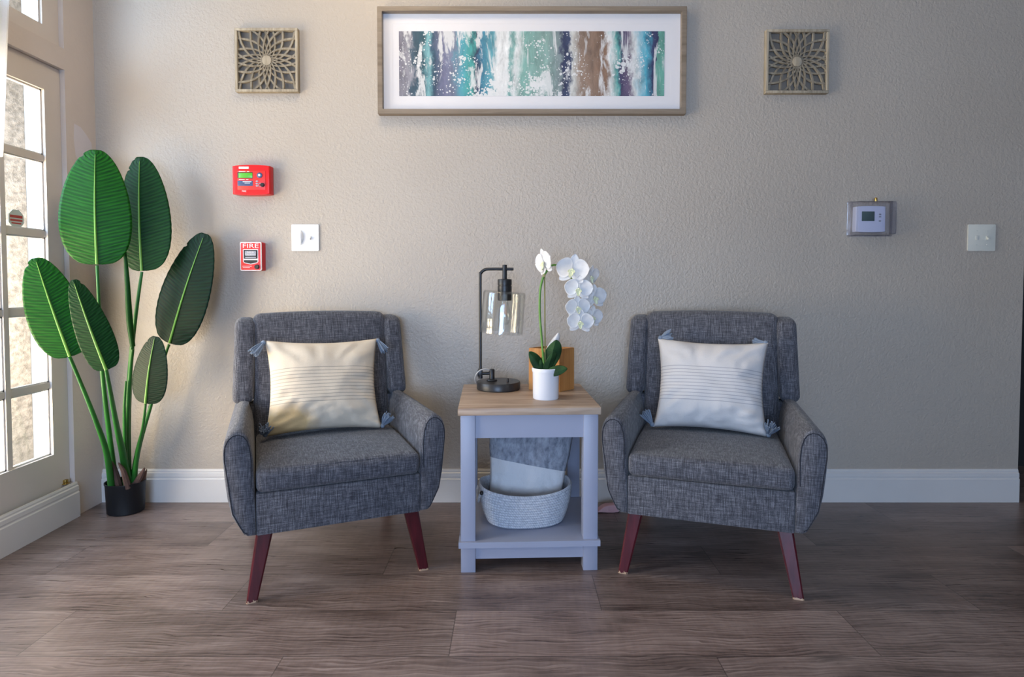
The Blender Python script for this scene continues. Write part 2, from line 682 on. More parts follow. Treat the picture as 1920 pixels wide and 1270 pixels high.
def mat_rope():
    m, nt, b = mat_base('woven_cotton_rope', rgb(186, 190, 198), 0.9, 0, 0.1)
    n = N(nt)
    co = n.coord()
    x, y, z = n.sep(co)
    ang = n.math('ARCTAN2', y, x)
    st = n.math('SINE', n.math('ADD', n.math('MULTIPLY', ang, 95), n.math('MULTIPLY', z, 520)))
    n.link(n.ramp(n.math('ADD', n.math('MULTIPLY', st, 0.14), n.noise(co, 120, 2)),
                  [(0.2, rgb(160, 163, 172)), (0.7, rgb(200, 203, 209))]), b.inputs['Base Color'])
    n.bump(st, 0.2, 0.002, b)
    return m


M = {}
M['wall'] = mat_wall()
M['floor'] = mat_floor()
M['trim'] = paint('white_trim_paint', rgb(206, 202, 198), 0.35, 0.02)
M['door'] = paint('off_white_door_paint', rgb(204, 194, 185), 0.4, 0.03)
M['jamb'] = paint('pale_wall_paint', rgb(200, 188, 179), 0.45, 0.03, 0.1, 60)
M['ceiling'] = paint('ceiling_paint', rgb(214, 208, 198), 0.8, 0.02)
M['hall'] = paint('unlit_hall_shade', rgb(38, 37, 37), 0.9, 0.02)  # near-black colour carries the darkness of the unlit hall
M['ground'] = paint('pale_concrete', rgb(208, 202, 194), 0.9, 0.05)
M['stucco'] = mat_stucco()
M['fabric'] = mat_fabric('charcoal_linen_weave', rgb(55, 55, 61), rgb(79, 79, 85), rgb(116, 116, 122))
M['seam'] = paint('dark_seam_thread', rgb(34, 35, 42), 0.9)
M['leg'] = mat_leg()
M['cream'] = mat_pillow('warm_lit_striped_cotton', rgb(216, 200, 178), rgb(126, 118, 112), True)  # warm light tinted into this copy of the pillow cotton; stain is real
M['ivory'] = mat_pillow('ivory_striped_cotton', rgb(204, 199, 196), rgb(126, 126, 136))
M['tassel'] = paint('slate_blue_yarn', rgb(122, 134, 150), 0.95, 0.2)
M['plush'] = mat_fluffy()
M['table'] = paint('grey_blue_table_paint', rgb(150, 154, 172), 0.4, 0.03)
M['oak'] = mat_wood('washed_oak_top', rgb(122, 100, 84), rgb(158, 134, 114), rgb(184, 162, 142), 0)
M['bamboo'] = mat_wood('honey_wood', rgb(160, 104, 52), rgb(184, 126, 68), rgb(202, 148, 90), 2, 0.8)
M['rope'] = mat_rope()
M['black'] = paint('matt_black_metal', rgb(34, 33, 34), 0.38, 0.05)
M['bronze'] = paint('dark_bronze_metal', rgb(44, 42, 42), 0.35, 0.1)
M['lampglass'] = mat_glass('clear_lamp_glass', (0.95, 0.96, 0.96, 1), 0.75, 0.06)
M['pane'] = mat_glass('window_glass', (0.98, 0.99, 0.99, 1), 0.25, 0.03)
M['acrylic'] = mat_glass('clear_acrylic', (0.95, 0.955, 0.985, 1), 1.1, 0.05)
M['glazing'] = mat_glass('picture_glass', (0.99, 0.99, 0.99, 1), 0.15, 0.02)
M['whitepot'] = paint('white_glazed_ceramic', rgb(226, 226, 230), 0.2, 0.01)
M['petal'] = mat_petal()
M['lip'] = paint('pale_yellow_petal', rgb(226, 226, 190), 0.6)
M['stemgreen'] = paint('green_stem', rgb(92, 136, 52), 0.45, 0.15)
M['stake'] = paint('pale_bamboo_stake', rgb(150, 142, 86), 0.5, 0.1)
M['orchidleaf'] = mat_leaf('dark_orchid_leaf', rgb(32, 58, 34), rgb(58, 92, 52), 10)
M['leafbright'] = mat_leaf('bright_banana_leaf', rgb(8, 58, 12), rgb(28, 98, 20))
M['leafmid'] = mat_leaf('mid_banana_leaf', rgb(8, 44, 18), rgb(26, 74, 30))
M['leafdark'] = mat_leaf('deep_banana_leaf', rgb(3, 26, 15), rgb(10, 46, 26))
M['midrib'] = paint('light_green_midrib', rgb(96, 146, 50), 0.45, 0.1)
M['bigstem'] = paint('banana_stem', rgb(34, 96, 34), 0.4, 0.2)
M['sheath'] = paint('dry_brown_sheath', rgb(88, 66, 58), 0.8, 0.3, 0.3, 80)
M['potblack'] = paint('black_nursery_plastic', rgb(18, 20, 24), 0.45, 0.05)
M['soil'] = paint('dark_soil', rgb(46, 36, 30), 0.95, 0.4, 0.8, 120)
M['framewood'] = mat_wood('taupe_picture_frame', rgb(112, 98, 82), rgb(128, 114, 98), rgb(140, 126, 110), 0)
M['matboard'] = paint('white_mat_board', rgb(226, 222, 222), 0.8, 0.01)
M['art'] = mat_art()
M['deco'] = mat_wood('weathered_driftwood', rgb(126, 116, 100), rgb(158, 146, 126), rgb(182, 170, 150), 2, 1.5, 0.8)
M['decoback'] = paint('grey_brown_backing_board', rgb(120, 112, 102), 0.8, 0.15)  # even grey-brown, darker than the lattice wood
M['red'] = paint('fire_red_plastic', rgb(214, 22, 22), 0.35, 0.03)
M['redpanel'] = paint('red_control_face', rgb(224, 48, 42), 0.4, 0.03)
M['lcd'] = mat_emit('green_lcd', rgb(78, 160, 40), 0.35)
M['navy'] = paint('navy_label', rgb(58, 76, 112), 0.4)
M['grey'] = paint('grey_plastic', rgb(150, 152, 160), 0.4)
M['white'] = paint('white_plastic', rgb(228, 226, 224), 0.35, 0.01)
M['almond'] = paint('almond_plastic', rgb(206, 204, 192), 0.4, 0.01)
M['offwhite'] = paint('cool_white_plastic', rgb(206, 208, 222), 0.4, 0.01)
M['lcdgrey'] = paint('grey_green_lcd', rgb(76, 96, 94), 0.25)
M['brass'], _, _ = mat_base('aged_brass', rgb(190, 160, 90), 0.3, 1.0)
M['steel'], _, _ = mat_base('brushed_steel', rgb(190, 190, 195), 0.3, 1.0)
M['pink'] = paint('pale_pink_plastic', rgb(206, 158, 160), 0.5, 0.08)
M['sheer'] = mat_sheer()
M['cord'] = paint('pale_grey_cord', rgb(176, 172, 168), 0.5)
M['filament'] = paint('amber_filament', rgb(210, 150, 110), 0.4)
M['stickergrey'] = paint('pale_sticker', rgb(186, 196, 190), 0.5)
M['stickerred'] = paint('red_sticker_print', rgb(176, 70, 66), 0.5)
M['white_ink'] = paint('white_ink', rgb(238, 228, 226), 0.5, 0.01)

# ------------------------------------------------------------------ room shell
LX = -1.78         # left wall face
WX = 2.205         # right-hand end of the back wall
CZ = 2.75
RX, RY = 5.2, -5.2


def sbox(name, mat, lst, bevel=0.0):
    return struct(boxes(name, mat, None, lst, bevel))


sbox('floor', M['floor'], [((LX - 0.12, RY - 0.1, -0.1), (RX + 0.1, 2.1, 0.0))])
sbox('ceiling', M['ceiling'], [((LX - 0.12, RY - 0.1, CZ), (RX + 0.1, 2.1, CZ + 0.12))])
sbox('wall_back', M['wall'], [((LX - 0.12, 0, 0), (WX, 0.12, CZ))])
# left wall: door opening y -1.79..-0.19, up to z 1.87..; transom above
OY0, OY1 = -1.79, -0.172
OZ = 2.46
sbox('wall_left', M['jamb'], [((LX - 0.12, OY1, 0), (LX, 0, CZ)),
                              ((LX - 0.12, RY, 0), (LX, OY0, CZ)),
                              ((LX - 0.12, OY0, OZ), (LX, OY1, CZ)),
                              ((LX - 0.12, OY0, 1.799), (LX, OY1, 1.882))])
sbox('wall_right', M['wall'], [((RX, RY, 0), (RX + 0.1, 0.0, CZ))])
sbox('wall_hall', M['hall'], [((RX, 0.0, 0), (RX + 0.1, 2.1, CZ)), ((WX - 0.12, 2.0, 0), (RX + 0.1, 2.1, CZ)),
                              ((WX - 0.12, 0.121, 0), (WX, 2.0, CZ)), ((WX + 0.001, 0.5, 0), (RX, 0.52, CZ))])
sbox('wall_rear', M['wall'], [((LX, RY - 0.1, 0), (-1.2, RY, CZ)), ((1.6, RY - 0.1, 0), (RX, RY, CZ)),
                              ((-1.2, RY - 0.1, 0), (1.6, RY, 0.3)), ((-1.2, RY - 0.1, 2.1), (1.6, RY, CZ))])
# rear window
w2 = struct(boxes('window_2', M['trim'], None, [((-1.2, RY - 0.07, 0.3), (-1.14, RY - 0.03, 2.1)), ((1.54, RY - 0.07, 0.3), (1.6, RY - 0.03, 2.1)),
                                       ((-1.2, RY - 0.07, 0.3), (1.6, RY - 0.03, 0.36)), ((-1.2, RY - 0.07, 2.04), (1.6, RY - 0.03, 2.1)),
                                       ((0.17, RY - 0.07, 0.3), (0.23, RY - 0.03, 2.1))]))
boxes('pane', M['pane'], w2, [((-1.14, RY - 0.052, 0.36), (1.54, RY - 0.048, 2.04))])

# baseboards
BB = [(0, 0), (0.016, 0), (0.016, 0.100), (0.0125, 0.104), (0.0125, 0.108), (0.0135, 0.112), (0.0125, 0.126),
      (0.008, 0.130), (0.008, 0.136), (0.005, 0.143), (0, 0.143)]
bm = bmesh.new()
prism(bm, [(-a, z) for a, z in BB], 'x', LX, WX - 0.004)
struct(finish(bm, 'baseboard_back', M['trim'], smooth=False))
bm = bmesh.new()
prism(bm, [(LX + a, z) for a, z in BB], 'y', -1.9, OY1 + 0.004)
struct(finish(bm, 'baseboard_left', M['trim'], smooth=False))

# glazed doors (two leaves) in the left wall
DX0, DX1 = LX - 0.062, LX - 0.020


def leaf_door(name, y1, bolt=False):
    """leaf hung from y1 towards the camera: 3 x 5 panes"""
    ys = [y1 - 0.082 - 0.2075 * k for k in range(4)]
    zs = [0.278, 0.552, 0.845, 1.141, 1.433, 1.697]
    y0 = ys[3] + 0.022 - 0.082
    o = boxes(name, M['door'], None, [((DX0, ys[0], 0.0), (DX1, y1, 1.797)), ((DX0, y0, 0.0), (DX1, ys[3] + 0.022, 1.797)),
                                      ((DX0, ys[3] + 0.022, 1.697), (DX1, ys[0], 1.797)),
                                      ((DX0, ys[3] + 0.022, 0.0), (DX1, ys[0], 0.278))])
    struct(o)
    mun = []
    for k in (1, 2):
        mun.append(((DX0 + 0.006, ys[k], 0.278), (DX1 - 0.006, ys[k] + 0.022, 1.697)))
    for z in zs[1:-1]:
        mun.append(((DX0 + 0.008, ys[3] + 0.022, z - 0.012), (DX1 - 0.008, ys[0], z + 0.012)))
    boxes('muntin', M['door'], o, mun)
    for i in range(3):
        for j in range(5):
            a, b = ys[i + 1] + 0.022, ys[i]
            z0 = zs[j] + (0.012 if j else 0)
            z1 = zs[j + 1] - (0.012 if j < 4 else 0)
            boxes('pane', M['pane'], o, [((DX0 + 0.018, a, z0), (DX0 + 0.022, b, z1))])
            fr = 0.006
            boxes('bead', M['trim'], o, [((DX0 + 0.022, a, z0), (DX1 - 0.012, a + fr, z1)), ((DX0 + 0.022, b - fr, z0), (DX1 - 0.012, b, z1)),
                                         ((DX0 + 0.022, a, z0), (DX1 - 0.012, b, z0 + fr)), ((DX0 + 0.022, a, z1 - fr), (DX1 - 0.012, b, z1))])
    return o, y0


d1, yy = leaf_door('door_1', OY1 - 0.001)
d2, yy = leaf_door('door_2', yy - 0.004)
boxes('bolt', M['brass'], d1, [((DX1, -0.212, 0.146), (DX1 + 0.012, -0.196, 0.162)), ((DX1, -0.218, 0.1435), (DX1 + 0.016, -0.190, 0.148))], 0.002)
# transom above the doors
w1 = struct(boxes('window_1', M['door'], None, [((DX0, -0.255, 1.882), (DX1, OY1, OZ)), ((DX0, OY0, 1.882), (DX1, OY0 + 0.1, OZ)),
                                       ((DX0, OY0 + 0.1, 1.882), (DX1, -0.255, 1.944)), ((DX0, OY0 + 0.1, OZ - 0.09), (DX1, -0.255, OZ)),
                                       ((DX0, -0.965, 1.94), (DX1, -0.93, OZ - 0.09))]))
boxes('pane', M['pane'], w1, [((DX0 + 0.018, OY0 + 0.1, 1.944), (DX0 + 0.022, -0.255, OZ - 0.09))])
boxes('bead', M['trim'], w1, [((DX0 + 0.022, -0.262, 1.944), (DX1 - 0.01, -0.255, OZ - 0.09)), ((DX0 + 0.022, OY0 + 0.1, 1.944), (DX1 - 0.01, -0.255, 1.950))])
# octagonal sticker on the glass, third pane from the top
bm = bmesh.new()
sc_y, sc_z, sr = -0.379, 1.187, 0.037
prism(bm, [(sc_y + sr * math.cos(R(22.5 + 45 * k)), sc_z + sr * math.sin(R(22.5 + 45 * k))) for k in range(8)], 'x', DX0 + 0.0221, DX0 + 0.0228)
stk = finish(bm, 'window_sticker', M['stickergrey'])
tag(stk, 'small octagonal sticker with red print on the glass of the door', 'sticker')
prints(M['stickerred'], stk, [((DX0 + 0.0228, sc_y - 0.028, sc_z + 0.004), (DX0 + 0.0232, sc_y + 0.028, sc_z + 0.014)),
                                      ((DX0 + 0.0228, sc_y - 0.027, sc_z - 0.008), (DX0 + 0.0232, sc_y + 0.027, sc_z - 0.001)),
                                      ((DX0 + 0.0228, sc_y - 0.022, sc_z - 0.018), (DX0 + 0.0232, sc_y + 0.022, sc_z - 0.013))])
# pale irregular patch on the jamb wall
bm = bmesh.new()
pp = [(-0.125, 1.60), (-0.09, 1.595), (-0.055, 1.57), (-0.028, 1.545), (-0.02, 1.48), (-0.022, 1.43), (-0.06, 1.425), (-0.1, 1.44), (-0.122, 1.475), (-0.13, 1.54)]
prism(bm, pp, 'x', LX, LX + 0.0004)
struct(finish(bm, 'pale_patch', paint('pale_patch_colour', rgb(206, 200, 204), 0.5)))

# outside: paving, a stucco post
sbox('floor_outside', M['ground'], [((-16, -12, -0.16), (16, 14, -0.10))])
po = boxes('stucco_post', M['stucco'], None, [((-0.062, -0.005, -0.1), (0.062, 0.12, 2.75))], 0.004)
po.location = (-2.402, 0.30, 0)
po.rotation_euler = (0, 0, R(39))
tag(po, 'rough grey stucco post outside, seen through the glazed door', 'post')

# white sheet added for the blown-out bloom at the very left edge
bm = bmesh.new()
rows = []
for i in range(25):
    z = 1.38 + (2.5 - 1.38) * i / 24
    edge = -0.497 - (1.92 - z) * 0.081
    row = []
    for j in range(22):
        s = j / 21
        y = edge - 0.16 * s
        x = LX + 0.045 + 0.016 * math.sin(s * 19)
        row.append(bm.verts.new((x, y, z)))
    rows.append(row)
for i in range(24):
    for j in range(21):
        bm.faces.new((rows[i][j], rows[i][j + 1], rows[i + 1][j + 1], rows[i + 1][j]))
cu = finish(bm, 'bloom_sheet', M['sheer'])
so = cu.modifiers.new('s', 'SOLIDIFY')
so.thickness = 0.003
tag(cu, 'white sheet added for the blown-out bloom over the upper part of the glazed door', 'bloom_sheet')


# ------------------------------------------------------------------ armchairs
def arm_profile(s):
    pr = [(0.2465, 0.205), (0.275, 0.205), (0.288, 0.211), (0.303, 0.232), (0.320, 0.270), (0.333, 0.320), (0.341, 0.375),
          (0.345, 0.425), (0.3445, 0.452), (0.340, 0.472), (0.330, 0.489), (0.314, 0.500), (0.297, 0.502), (0.281, 0.496),
          (0.269, 0.482), (0.261, 0.460), (0.254, 0.420), (0.249, 0.340), (0.2465, 0.28)]
    out = []
    for x, z in pr:
        k = max(0.0, x - 0.2465)
        out.append((s * (0.2465 + k * (0.885 if z > 0.25 else 0.80)), z + 0.020 * max(0.0, min(1.0, (z - 0.30) / 0.12))))
    return out


def make_arm(s, parent):
    prof = arm_profile(s)
    bm = bmesh.new()
    ys = [-0.33, -0.327, -0.318, -0.2, -0.08, 0.05, 0.18, 0.29, 0.30]
    ins = [0.010, 0.004, 0, 0, 0, 0, 0, 0, 0.004]
    cx, cz = s * 0.293, 0.36
    rings = []
    for y, i in zip(ys, ins):
        t = (y + 0.33) / 0.63
        ring = []
        for x, z in prof:
            d = Vector((cx - x, 0, cz - z))
            d = d.normalized() * i
            zz = z + d.z
            if z > 0.3:
                zz -= 0.006 * t * t * min(1, (z - 0.3) / 0.15)
            ring.append(bm.verts.new((x + d.x - s * 0.012 * t * (1 if abs(x) > 0.27 else 0), y, zz)))
        rings.append(ring)
    n = len(prof)
    for a, b in zip(rings[:-1], rings[1:]):
        for i in range(n):
            bm.faces.new((a[i], b[i], b[(i + 1) % n], a[(i + 1) % n]))
    bm.faces.new(rings[0])
    bm.faces.new(list(reversed(rings[-1])))
    arm = finish(bm, 'arm', M['fabric'], parent, angle=1.0)
    # piped seam round the front facing
    bm = bmesh.new()
    pts = []
    for x, z in prof[1:18]:
        d = Vector((cx - x, 0, cz - z)).normalized() * 0.011
        pts.append((x + d.x, -0.3295, z + d.z))
    tube(bm, pts, 0.0016, 6)
    finish(bm, 'piping', M['seam'], arm)
    return arm


def make_chair(label, loc, yaw):
    t = empty('armchair', label, 'armchair', loc, yaw)
    # base rail under the cushion
    bm = bmesh.new()
    box(bm, (-0.2465, -0.329, 0.205), (0.2465, 0.30, 0.330), 0.004, 2)
    finish(bm, 'base', M['fabric'], t)
    for s in (-1, 1):
        make_arm(s, t)

    def cw(p, hx, hy, hz):
        x, y, z = p
        fx = 1 - (x / hx) ** 2
        fy = 1 - (y / hy) ** 2
        if z > 0:
            z += 0.011 * fx * fy
        z += -0.012 * (y / hy) if (y > 0 and z > 0) else 0.0
        if y < 0:
            y -= 0.006 * fx * (1 - (z / hz) ** 2)
        return (x, y, z)
    bm = bmesh.new()
    roundbox(bm, (0.492, 0.555, 0.072), 0.020, 14, cw, (0, -0.0585, 0.367))
    cu = finish(bm, 'seat_cushion', M['fabric'], t, angle=1.2)
    bm = bmesh.new()
    pts = []
    for k in range(41):
        x = -0.236 + 0.472 * k / 40
        fx = 1 - (x / 0.247) ** 2
        pts.append((x, -0.3285 - 0.003 * fx, 0.3965 + 0.002 * fx))
    tube(bm, pts, 0.0013, 6)
    finish(bm, 'piping', M['fabric'], cu)

    def bw(p, hx, hy, hz):
        x, y, z = p
        k = (z + hz) / (2 * hz)
        fx = 1 - (x / hx) ** 2
        if k > 0.7:
            z += 0.008 * fx * (k - 0.7) / 0.3
        if y < 0:
            y -= 0.012 * fx * (1 - (z / (hz * 1.05)) ** 2)
        return (x * (1.0 + 0.0 * k), y + 0.075 * k, z)
    bm = bmesh.new()
    roundbox(bm, (0.506, 0.10, 0.50), 0.03, 14, bw, (0, 0.222, 0.582))
    finish(bm, 'backrest', M['fabric'], t, angle=1.2)

    boxes('back_panel', M['fabric'], t, [((-0.272, 0.215, 0.225), (0.272, 0.298, 0.498))], 0.006)
    for s in (-1, 1):
        def ww(p, hx, hy, hz, s=s):
            x, y, z = p
            k = (z + hz) / (2 * hz)
            x += s * 0.012 * (1 - k)
            if y < 0:
                y += 0.012 * k
            if k > 0.75 and y < 0:
                z -= 0.010 * (-y / hy) * (k - 0.75) / 0.25
            return (x, y + 0.05 * k, z)
        bm = bmesh.new()
        roundbox(bm, (0.074, 0.135, 0.316), 0.026, 12, ww, (s * 0.2765, 0.245, 0.661))
        w = finish(bm, 'wing', M['fabric'], t, angle=1.2)
    for sx in (-1, 1):
        for fr in (1, 0):
            top = Vector((sx * 0.222, -0.285 if fr else 0.22, 0.212))
            bot = Vector((sx * 0.2625, -0.305 if fr else 0.275, 0.0))
            bm = bmesh.new()
            rings = []
            for k in range(9):
                q = k / 8
                c = bot.lerp(top, q)
                a = 0.0155 + 0.0085 * q
                b = 0.011 + 0.006 * q
                ring = []
                ch = 0.25
                for u, v in ((-1, -1 + ch), (-1 + ch, -1), (1 - ch, -1), (1, -1 + ch), (1, 1 - ch), (1 - ch, 1), (-1 + ch, 1), (-1, 1 - ch)):
                    ring.append(bm.verts.new((c.x + u * a, c.y + v * b, c.z)))
                rings.append(ring)
            for r0, r1 in zip(rings[:-1], rings[1:]):
                for i in range(8):
                    bm.faces.new((r0[i], r0[(i + 1) % 8], r1[(i + 1) % 8], r1[i]))
            bm.faces.new(rings[0])
            bm.faces.new(rings[-1])
            finish(bm, 'leg', M['leg'], t, angle=0.5)
    return t


CL = ((-0.6555, -0.4475), R(23))
CR = ((0.711, -0.440), R(-18.3))
chair_l = make_chair('charcoal linen armchair by the leafy plant, holding the cream pillow', (CL[0][0], CL[0][1], 0), CL[1])
chair_r = make_chair('charcoal linen armchair to the right of the side table, holding the white pillow', (CR[0][0], CR[0][1], 0), CR[1])


# ------------------------------------------------------------------ pillows
def pillow_mesh(bm, w, h, t, seed, n=34):
    def pt(i, j, side):
        u = -1 + 2 * i / n
        v = -1 + 2 * j / n
        u = math.sin(u * PI / 2) * 0.35 + u * 0.65
        v = math.sin(v * PI / 2) * 0.35 + v * 0.65
        x = w / 2 * u * (1 - 0.10 * (1 - v * v))
        z = h / 2 * v * (1 - 0.085 * (1 - u * u))
        th = t / 2 * max(0, (1 - u ** 4) * (1 - v ** 4)) ** 0.55 * (0.72 + 0.28 * (1 - u * u) * (1 - v * v))
        e = max(abs(u), abs(v))
        wr = noise.noise(Vector((u * 2.2 + seed, v * 2.2, seed))) * 0.010 + abs(noise.noise(Vector((u * 4 + v * 2 + seed, v * 5 - u * 2, seed)))) * 0.014 * (0.3 + max(0, -v))
        a = math.atan2(v, u)
        wr += 0.012 * math.sin(a * 15 + seed + 3 * noise.noise(Vector((u * 3, v * 3, seed)))) * max(0, e - 0.45) * (1.02 - e) * 4
        th = th + (wr if th > 0.004 else 0)
        th = max(th, 0.0)
        return (x, side * th, z)
    g = {}
    for side in (-1, 1):
        for i in range(n + 1):
            for j in range(n + 1):
                rim = i in (0, n) or j in (0, n)
                if rim and side == 1:
                    g[side, i, j] = g[-1, i, j]
                else:
                    p = pt(i, j, side)
                    g[side, i, j] = bm.verts.new((p[0], 0 if rim else p[1], p[2]))
    for side in (-1, 1):
        for i in range(n):
            for j in range(n):
                bm.faces.new((g[side, i, j], g[side, i + 1, j], g[side, i + 1, j + 1], g[side, i, j + 1]))
    return bm


def tassel(parent, pos, direction, length, spread, n=34, seed=0, head=0.009, curl=0.0):
    rnd = random.Random(seed)
    bm = bmesh.new()
    d = Vector(direction).normalized()
    p = Vector(pos)
    lathe_c = p + d * head
    bmesh.ops.create_uvsphere(bm, u_segments=12, v_segments=8, radius=head, matrix=Matrix.Translation(lathe_c))
    o1 = d.orthogonal().normalized()
    o2 = d.cross(o1)
    st = p + d * head * 1.6
    for k in range(n):
        a = rnd.uniform(0, 2 * PI)
        r = math.sqrt(rnd.random())
        off = (o1 * math.cos(a) + o2 * math.sin(a)) * r
        L = length * rnd.uniform(0.8, 1.05)
        mid = st + d * L * 0.5 + off * spread * 0.8 + o1 * curl * rnd.uniform(-1, 1)
        end = st + d * L * (1 - curl * 6 * r) + off * spread * 1.15 + o2 * curl * rnd.uniform(-1, 1)
        tube(bm, [st + off * head * 0.6, mid, end], [0.0021, 0.0026, 0.0021], 5, 4)
    return finish(bm, 'tassel', M['tassel'], parent)


def make_pillow(label, chair_m, local, w, h, t, mat, seed, tassels):
    o = empty('throw_pillow', label, 'pillow')
    o.matrix_world = chair_m @ local
    bm = bmesh.new()
    pillow_mesh(bm, w, h, t, seed)
    finish(bm, 'cushion', mat, o, angle=1.6)
    for k, (u, v, d, L, sp, curl) in enumerate(tassels):
        tassel(o, (u * w / 2 * 0.99, 0, v * h / 2 * 0.99), d, L, sp, 36, seed * 10 + k, 0.009, curl)
    return o


def chair_matrix(c):
    return Matrix.Translation((c[0][0], c[0][1], 0)) @ Matrix.Rotation(c[1], 4, 'Z')


def pl(x, y, z, tilt, roll, yaw=0):
    return (Matrix.Translation((x, y, z)) @ Matrix.Rotation(R(yaw), 4, 'Z') @ Matrix.Rotation(R(-tilt), 4, 'X')
            @ Matrix.Rotation(R(roll), 4, 'Y'))


make_pillow('cream striped throw pillow with tassels on the armchair by the plant', chair_matrix(CL), pl(-0.011, 0.078, 0.575, 19, 1),
            0.408, 0.347, 0.155, M['cream'], 3,
            [(-1, 1, (-0.75, -0.35, -1), 0.055, 0.018, 0.0), (1, 1, (0.5, -0.35, -1), 0.05, 0.015, 0.0),
             (-1, -1, (0.05, -1.0, 0.9), 0.032, 0.024, 0.006), (1, -1, (0.8, -0.5, 1.2), 0.046, 0.020, 0.004)])
make_pillow('white striped throw pillow with blue tassels on the right-hand armchair', chair_matrix(CR), pl(0.003, 0.079, 0.572, 19, 1),
            0.400, 0.345, 0.155, M['ivory'], 7,
            [(-1, 1, (0.9, 0.15, 0.28), 0.040, 0.022, 0.005), (1, 1, (-0.9, 0.5, 0.16), 0.042, 0.014, 0.004),
             (-1, -1, (-0.70, -0.4, 1.0), 0.050, 0.020, 0.002), (1, -1, (0.40, -1.0, 1.0), 0.044, 0.024, 0.005)])

# ------------------------------------------------------------------ side table
TC = (0.049, -0.420)
TYAW = R(2.3)
tb = empty('side_table', 'grey-blue side table with oak top and open lower shelf, between the armchairs', 'table', (TC[0], TC[1], 0), TYAW)
TZ = 0.546
bm = bmesh.new()
box(bm, (-0.234, -0.232, TZ - 0.024), (0.234, 0.232, TZ), 0.002, 2)
finish(bm, 'tabletop', M['oak'], tb)
for sx in (-1, 1):
    for sy in (-1, 1):
        x0, x1 = sorted((sx * 0.226, sx * 0.178))
        y0, y1 = sorted((sy * 0.222, sy * 0.174))
        boxes('leg', M['table'], tb, [((x0, y0, 0.0), (x1, y1, TZ - 0.024))], 0.0015)
for y0, y1 in ((-0.214, -0.198), (0.198, 0.214)):
    boxes('apron', M['table'], tb, [((-0.178, y0, TZ - 0.024 - 0.078), (0.178, y1, TZ - 0.024))])
    boxes('lower_rail', M['table'], tb, [((-0.178, y0, 0.042), (0.178, y1, 0.085))])
for sx in (-1, 1):
    x0, x1 = sorted((sx * 0.214, sx * 0.198))
    boxes('apron', M['table'], tb, [((x0, -0.174, TZ - 0.024 - 0.078), (x1, 0.174, TZ - 0.024))])
    boxes('lower_rail', M['table'], tb, [((x0, -0.174, 0.042), (x1, 0.174, 0.085))])
# shelf is notched between the legs at the sides, with a lip running over the legs in front
boxes('shelf', M['table'], tb, [((-0.178, -0.2225, 0.0855), (0.178, 0.222, 0.105)), ((-0.233, -0.2335, 0.0855), (0.233, -0.2225, 0.105)),
                                ((-0.233, -0.174, 0.0855), (-0.178, 0.174, 0.105)), ((0.178, -0.174, 0.0855), (0.233, 0.174, 0.105)),
                                ((-0.233, -0.2225, 0.0855), (-0.2265, -0.17, 0.105)), ((0.2265, -0.2225, 0.0855), (0.233, -0.17, 0.105))])

# basket on the lower shelf
BC = P(984, 960, -0.437)
bk = empty('rope_basket', 'pale grey oval rope basket on the lower shelf of the side table', 'basket', (0.046, -0.454, 0.1053), R(7))
bm = bmesh.new()
NR, SEG = 13, 72


def bring(z, k, inner):
    ring = []
    a0, b0 = 0.136 + (0.168 - 0.136) * math.sin(k * PI / 2) ** 0.8, 0.108 + (0.122 - 0.108) * math.sin(k * PI / 2) ** 0.8
    for j in range(SEG):
        th = 2 * PI * j / SEG
        c, s = math.cos(th), math.sin(th)
        e = 2.5
        rr = (abs(c) ** e + abs(s) ** e) ** (-1 / e)
        zz = z + k * (0.012 * c * c - 0.008 * (1 if s < 0 else 0.2) * s * s)
        ring.append(bm.verts.new(((a0 + inner) * rr * c, (b0 + inner) * rr * s, zz)))
    return ring


rings = []
sub = 4
for i in range(NR * sub + 1):
    k = i / (NR * sub)
    rings.append(bring(0.004 + 0.121 * k, k, 0.0036 * abs(math.sin(PI * i / sub)) - 0.0036))
rings.append(bring(0.1275, 1, -0.006))
for i in range(14, -1, -1):
    k = i / 14
    rings.append(bring(0.007 + 0.117 * k, k, -0.010))
for a, b in zip(rings[:-1], rings[1:]):
    for j in range(SEG):
        bm.faces.new((a[j], a[(j + 1) % SEG], b[(j + 1) % SEG], b[j]))
bm.faces.new(rings[-1])
bring0 = [bm.verts.new((v.co.x * 0.96, v.co.y * 0.96, 0.0)) for v in rings[0]]
for j in range(SEG):
    bm.faces.new((bring0[j], bring0[(j + 1) % SEG], rings[0][(j + 1) % SEG], rings[0][j]))
bm.faces.new(list(reversed(bring0)))
finish(bm, 'body', M['rope'], bk, angle=1.2)
for s in (-1,):
    bm = bmesh.new()
    tube(bm, [(s * 0.160, -0.05, 0.118), (s * 0.168, -0.045, 0.098), (s * 0.169, -0.02, 0.075), (s * 0.169, 0.01, 0.075), (s * 0.168, 0.035, 0.098), (s * 0.160, 0.04, 0.118)],
         0.005, 8, 6)
    finish(bm, 'handle', M['rope'], bk)
    bm = bmesh.new()
    bmesh.ops.create_uvsphere(bm, u_segments=10, v_segments=8, radius=0.007, matrix=Matrix.Translation((s * 0.160, -0.060, 0.118)))
    finish(bm, 'rivet', M['black'], bk)

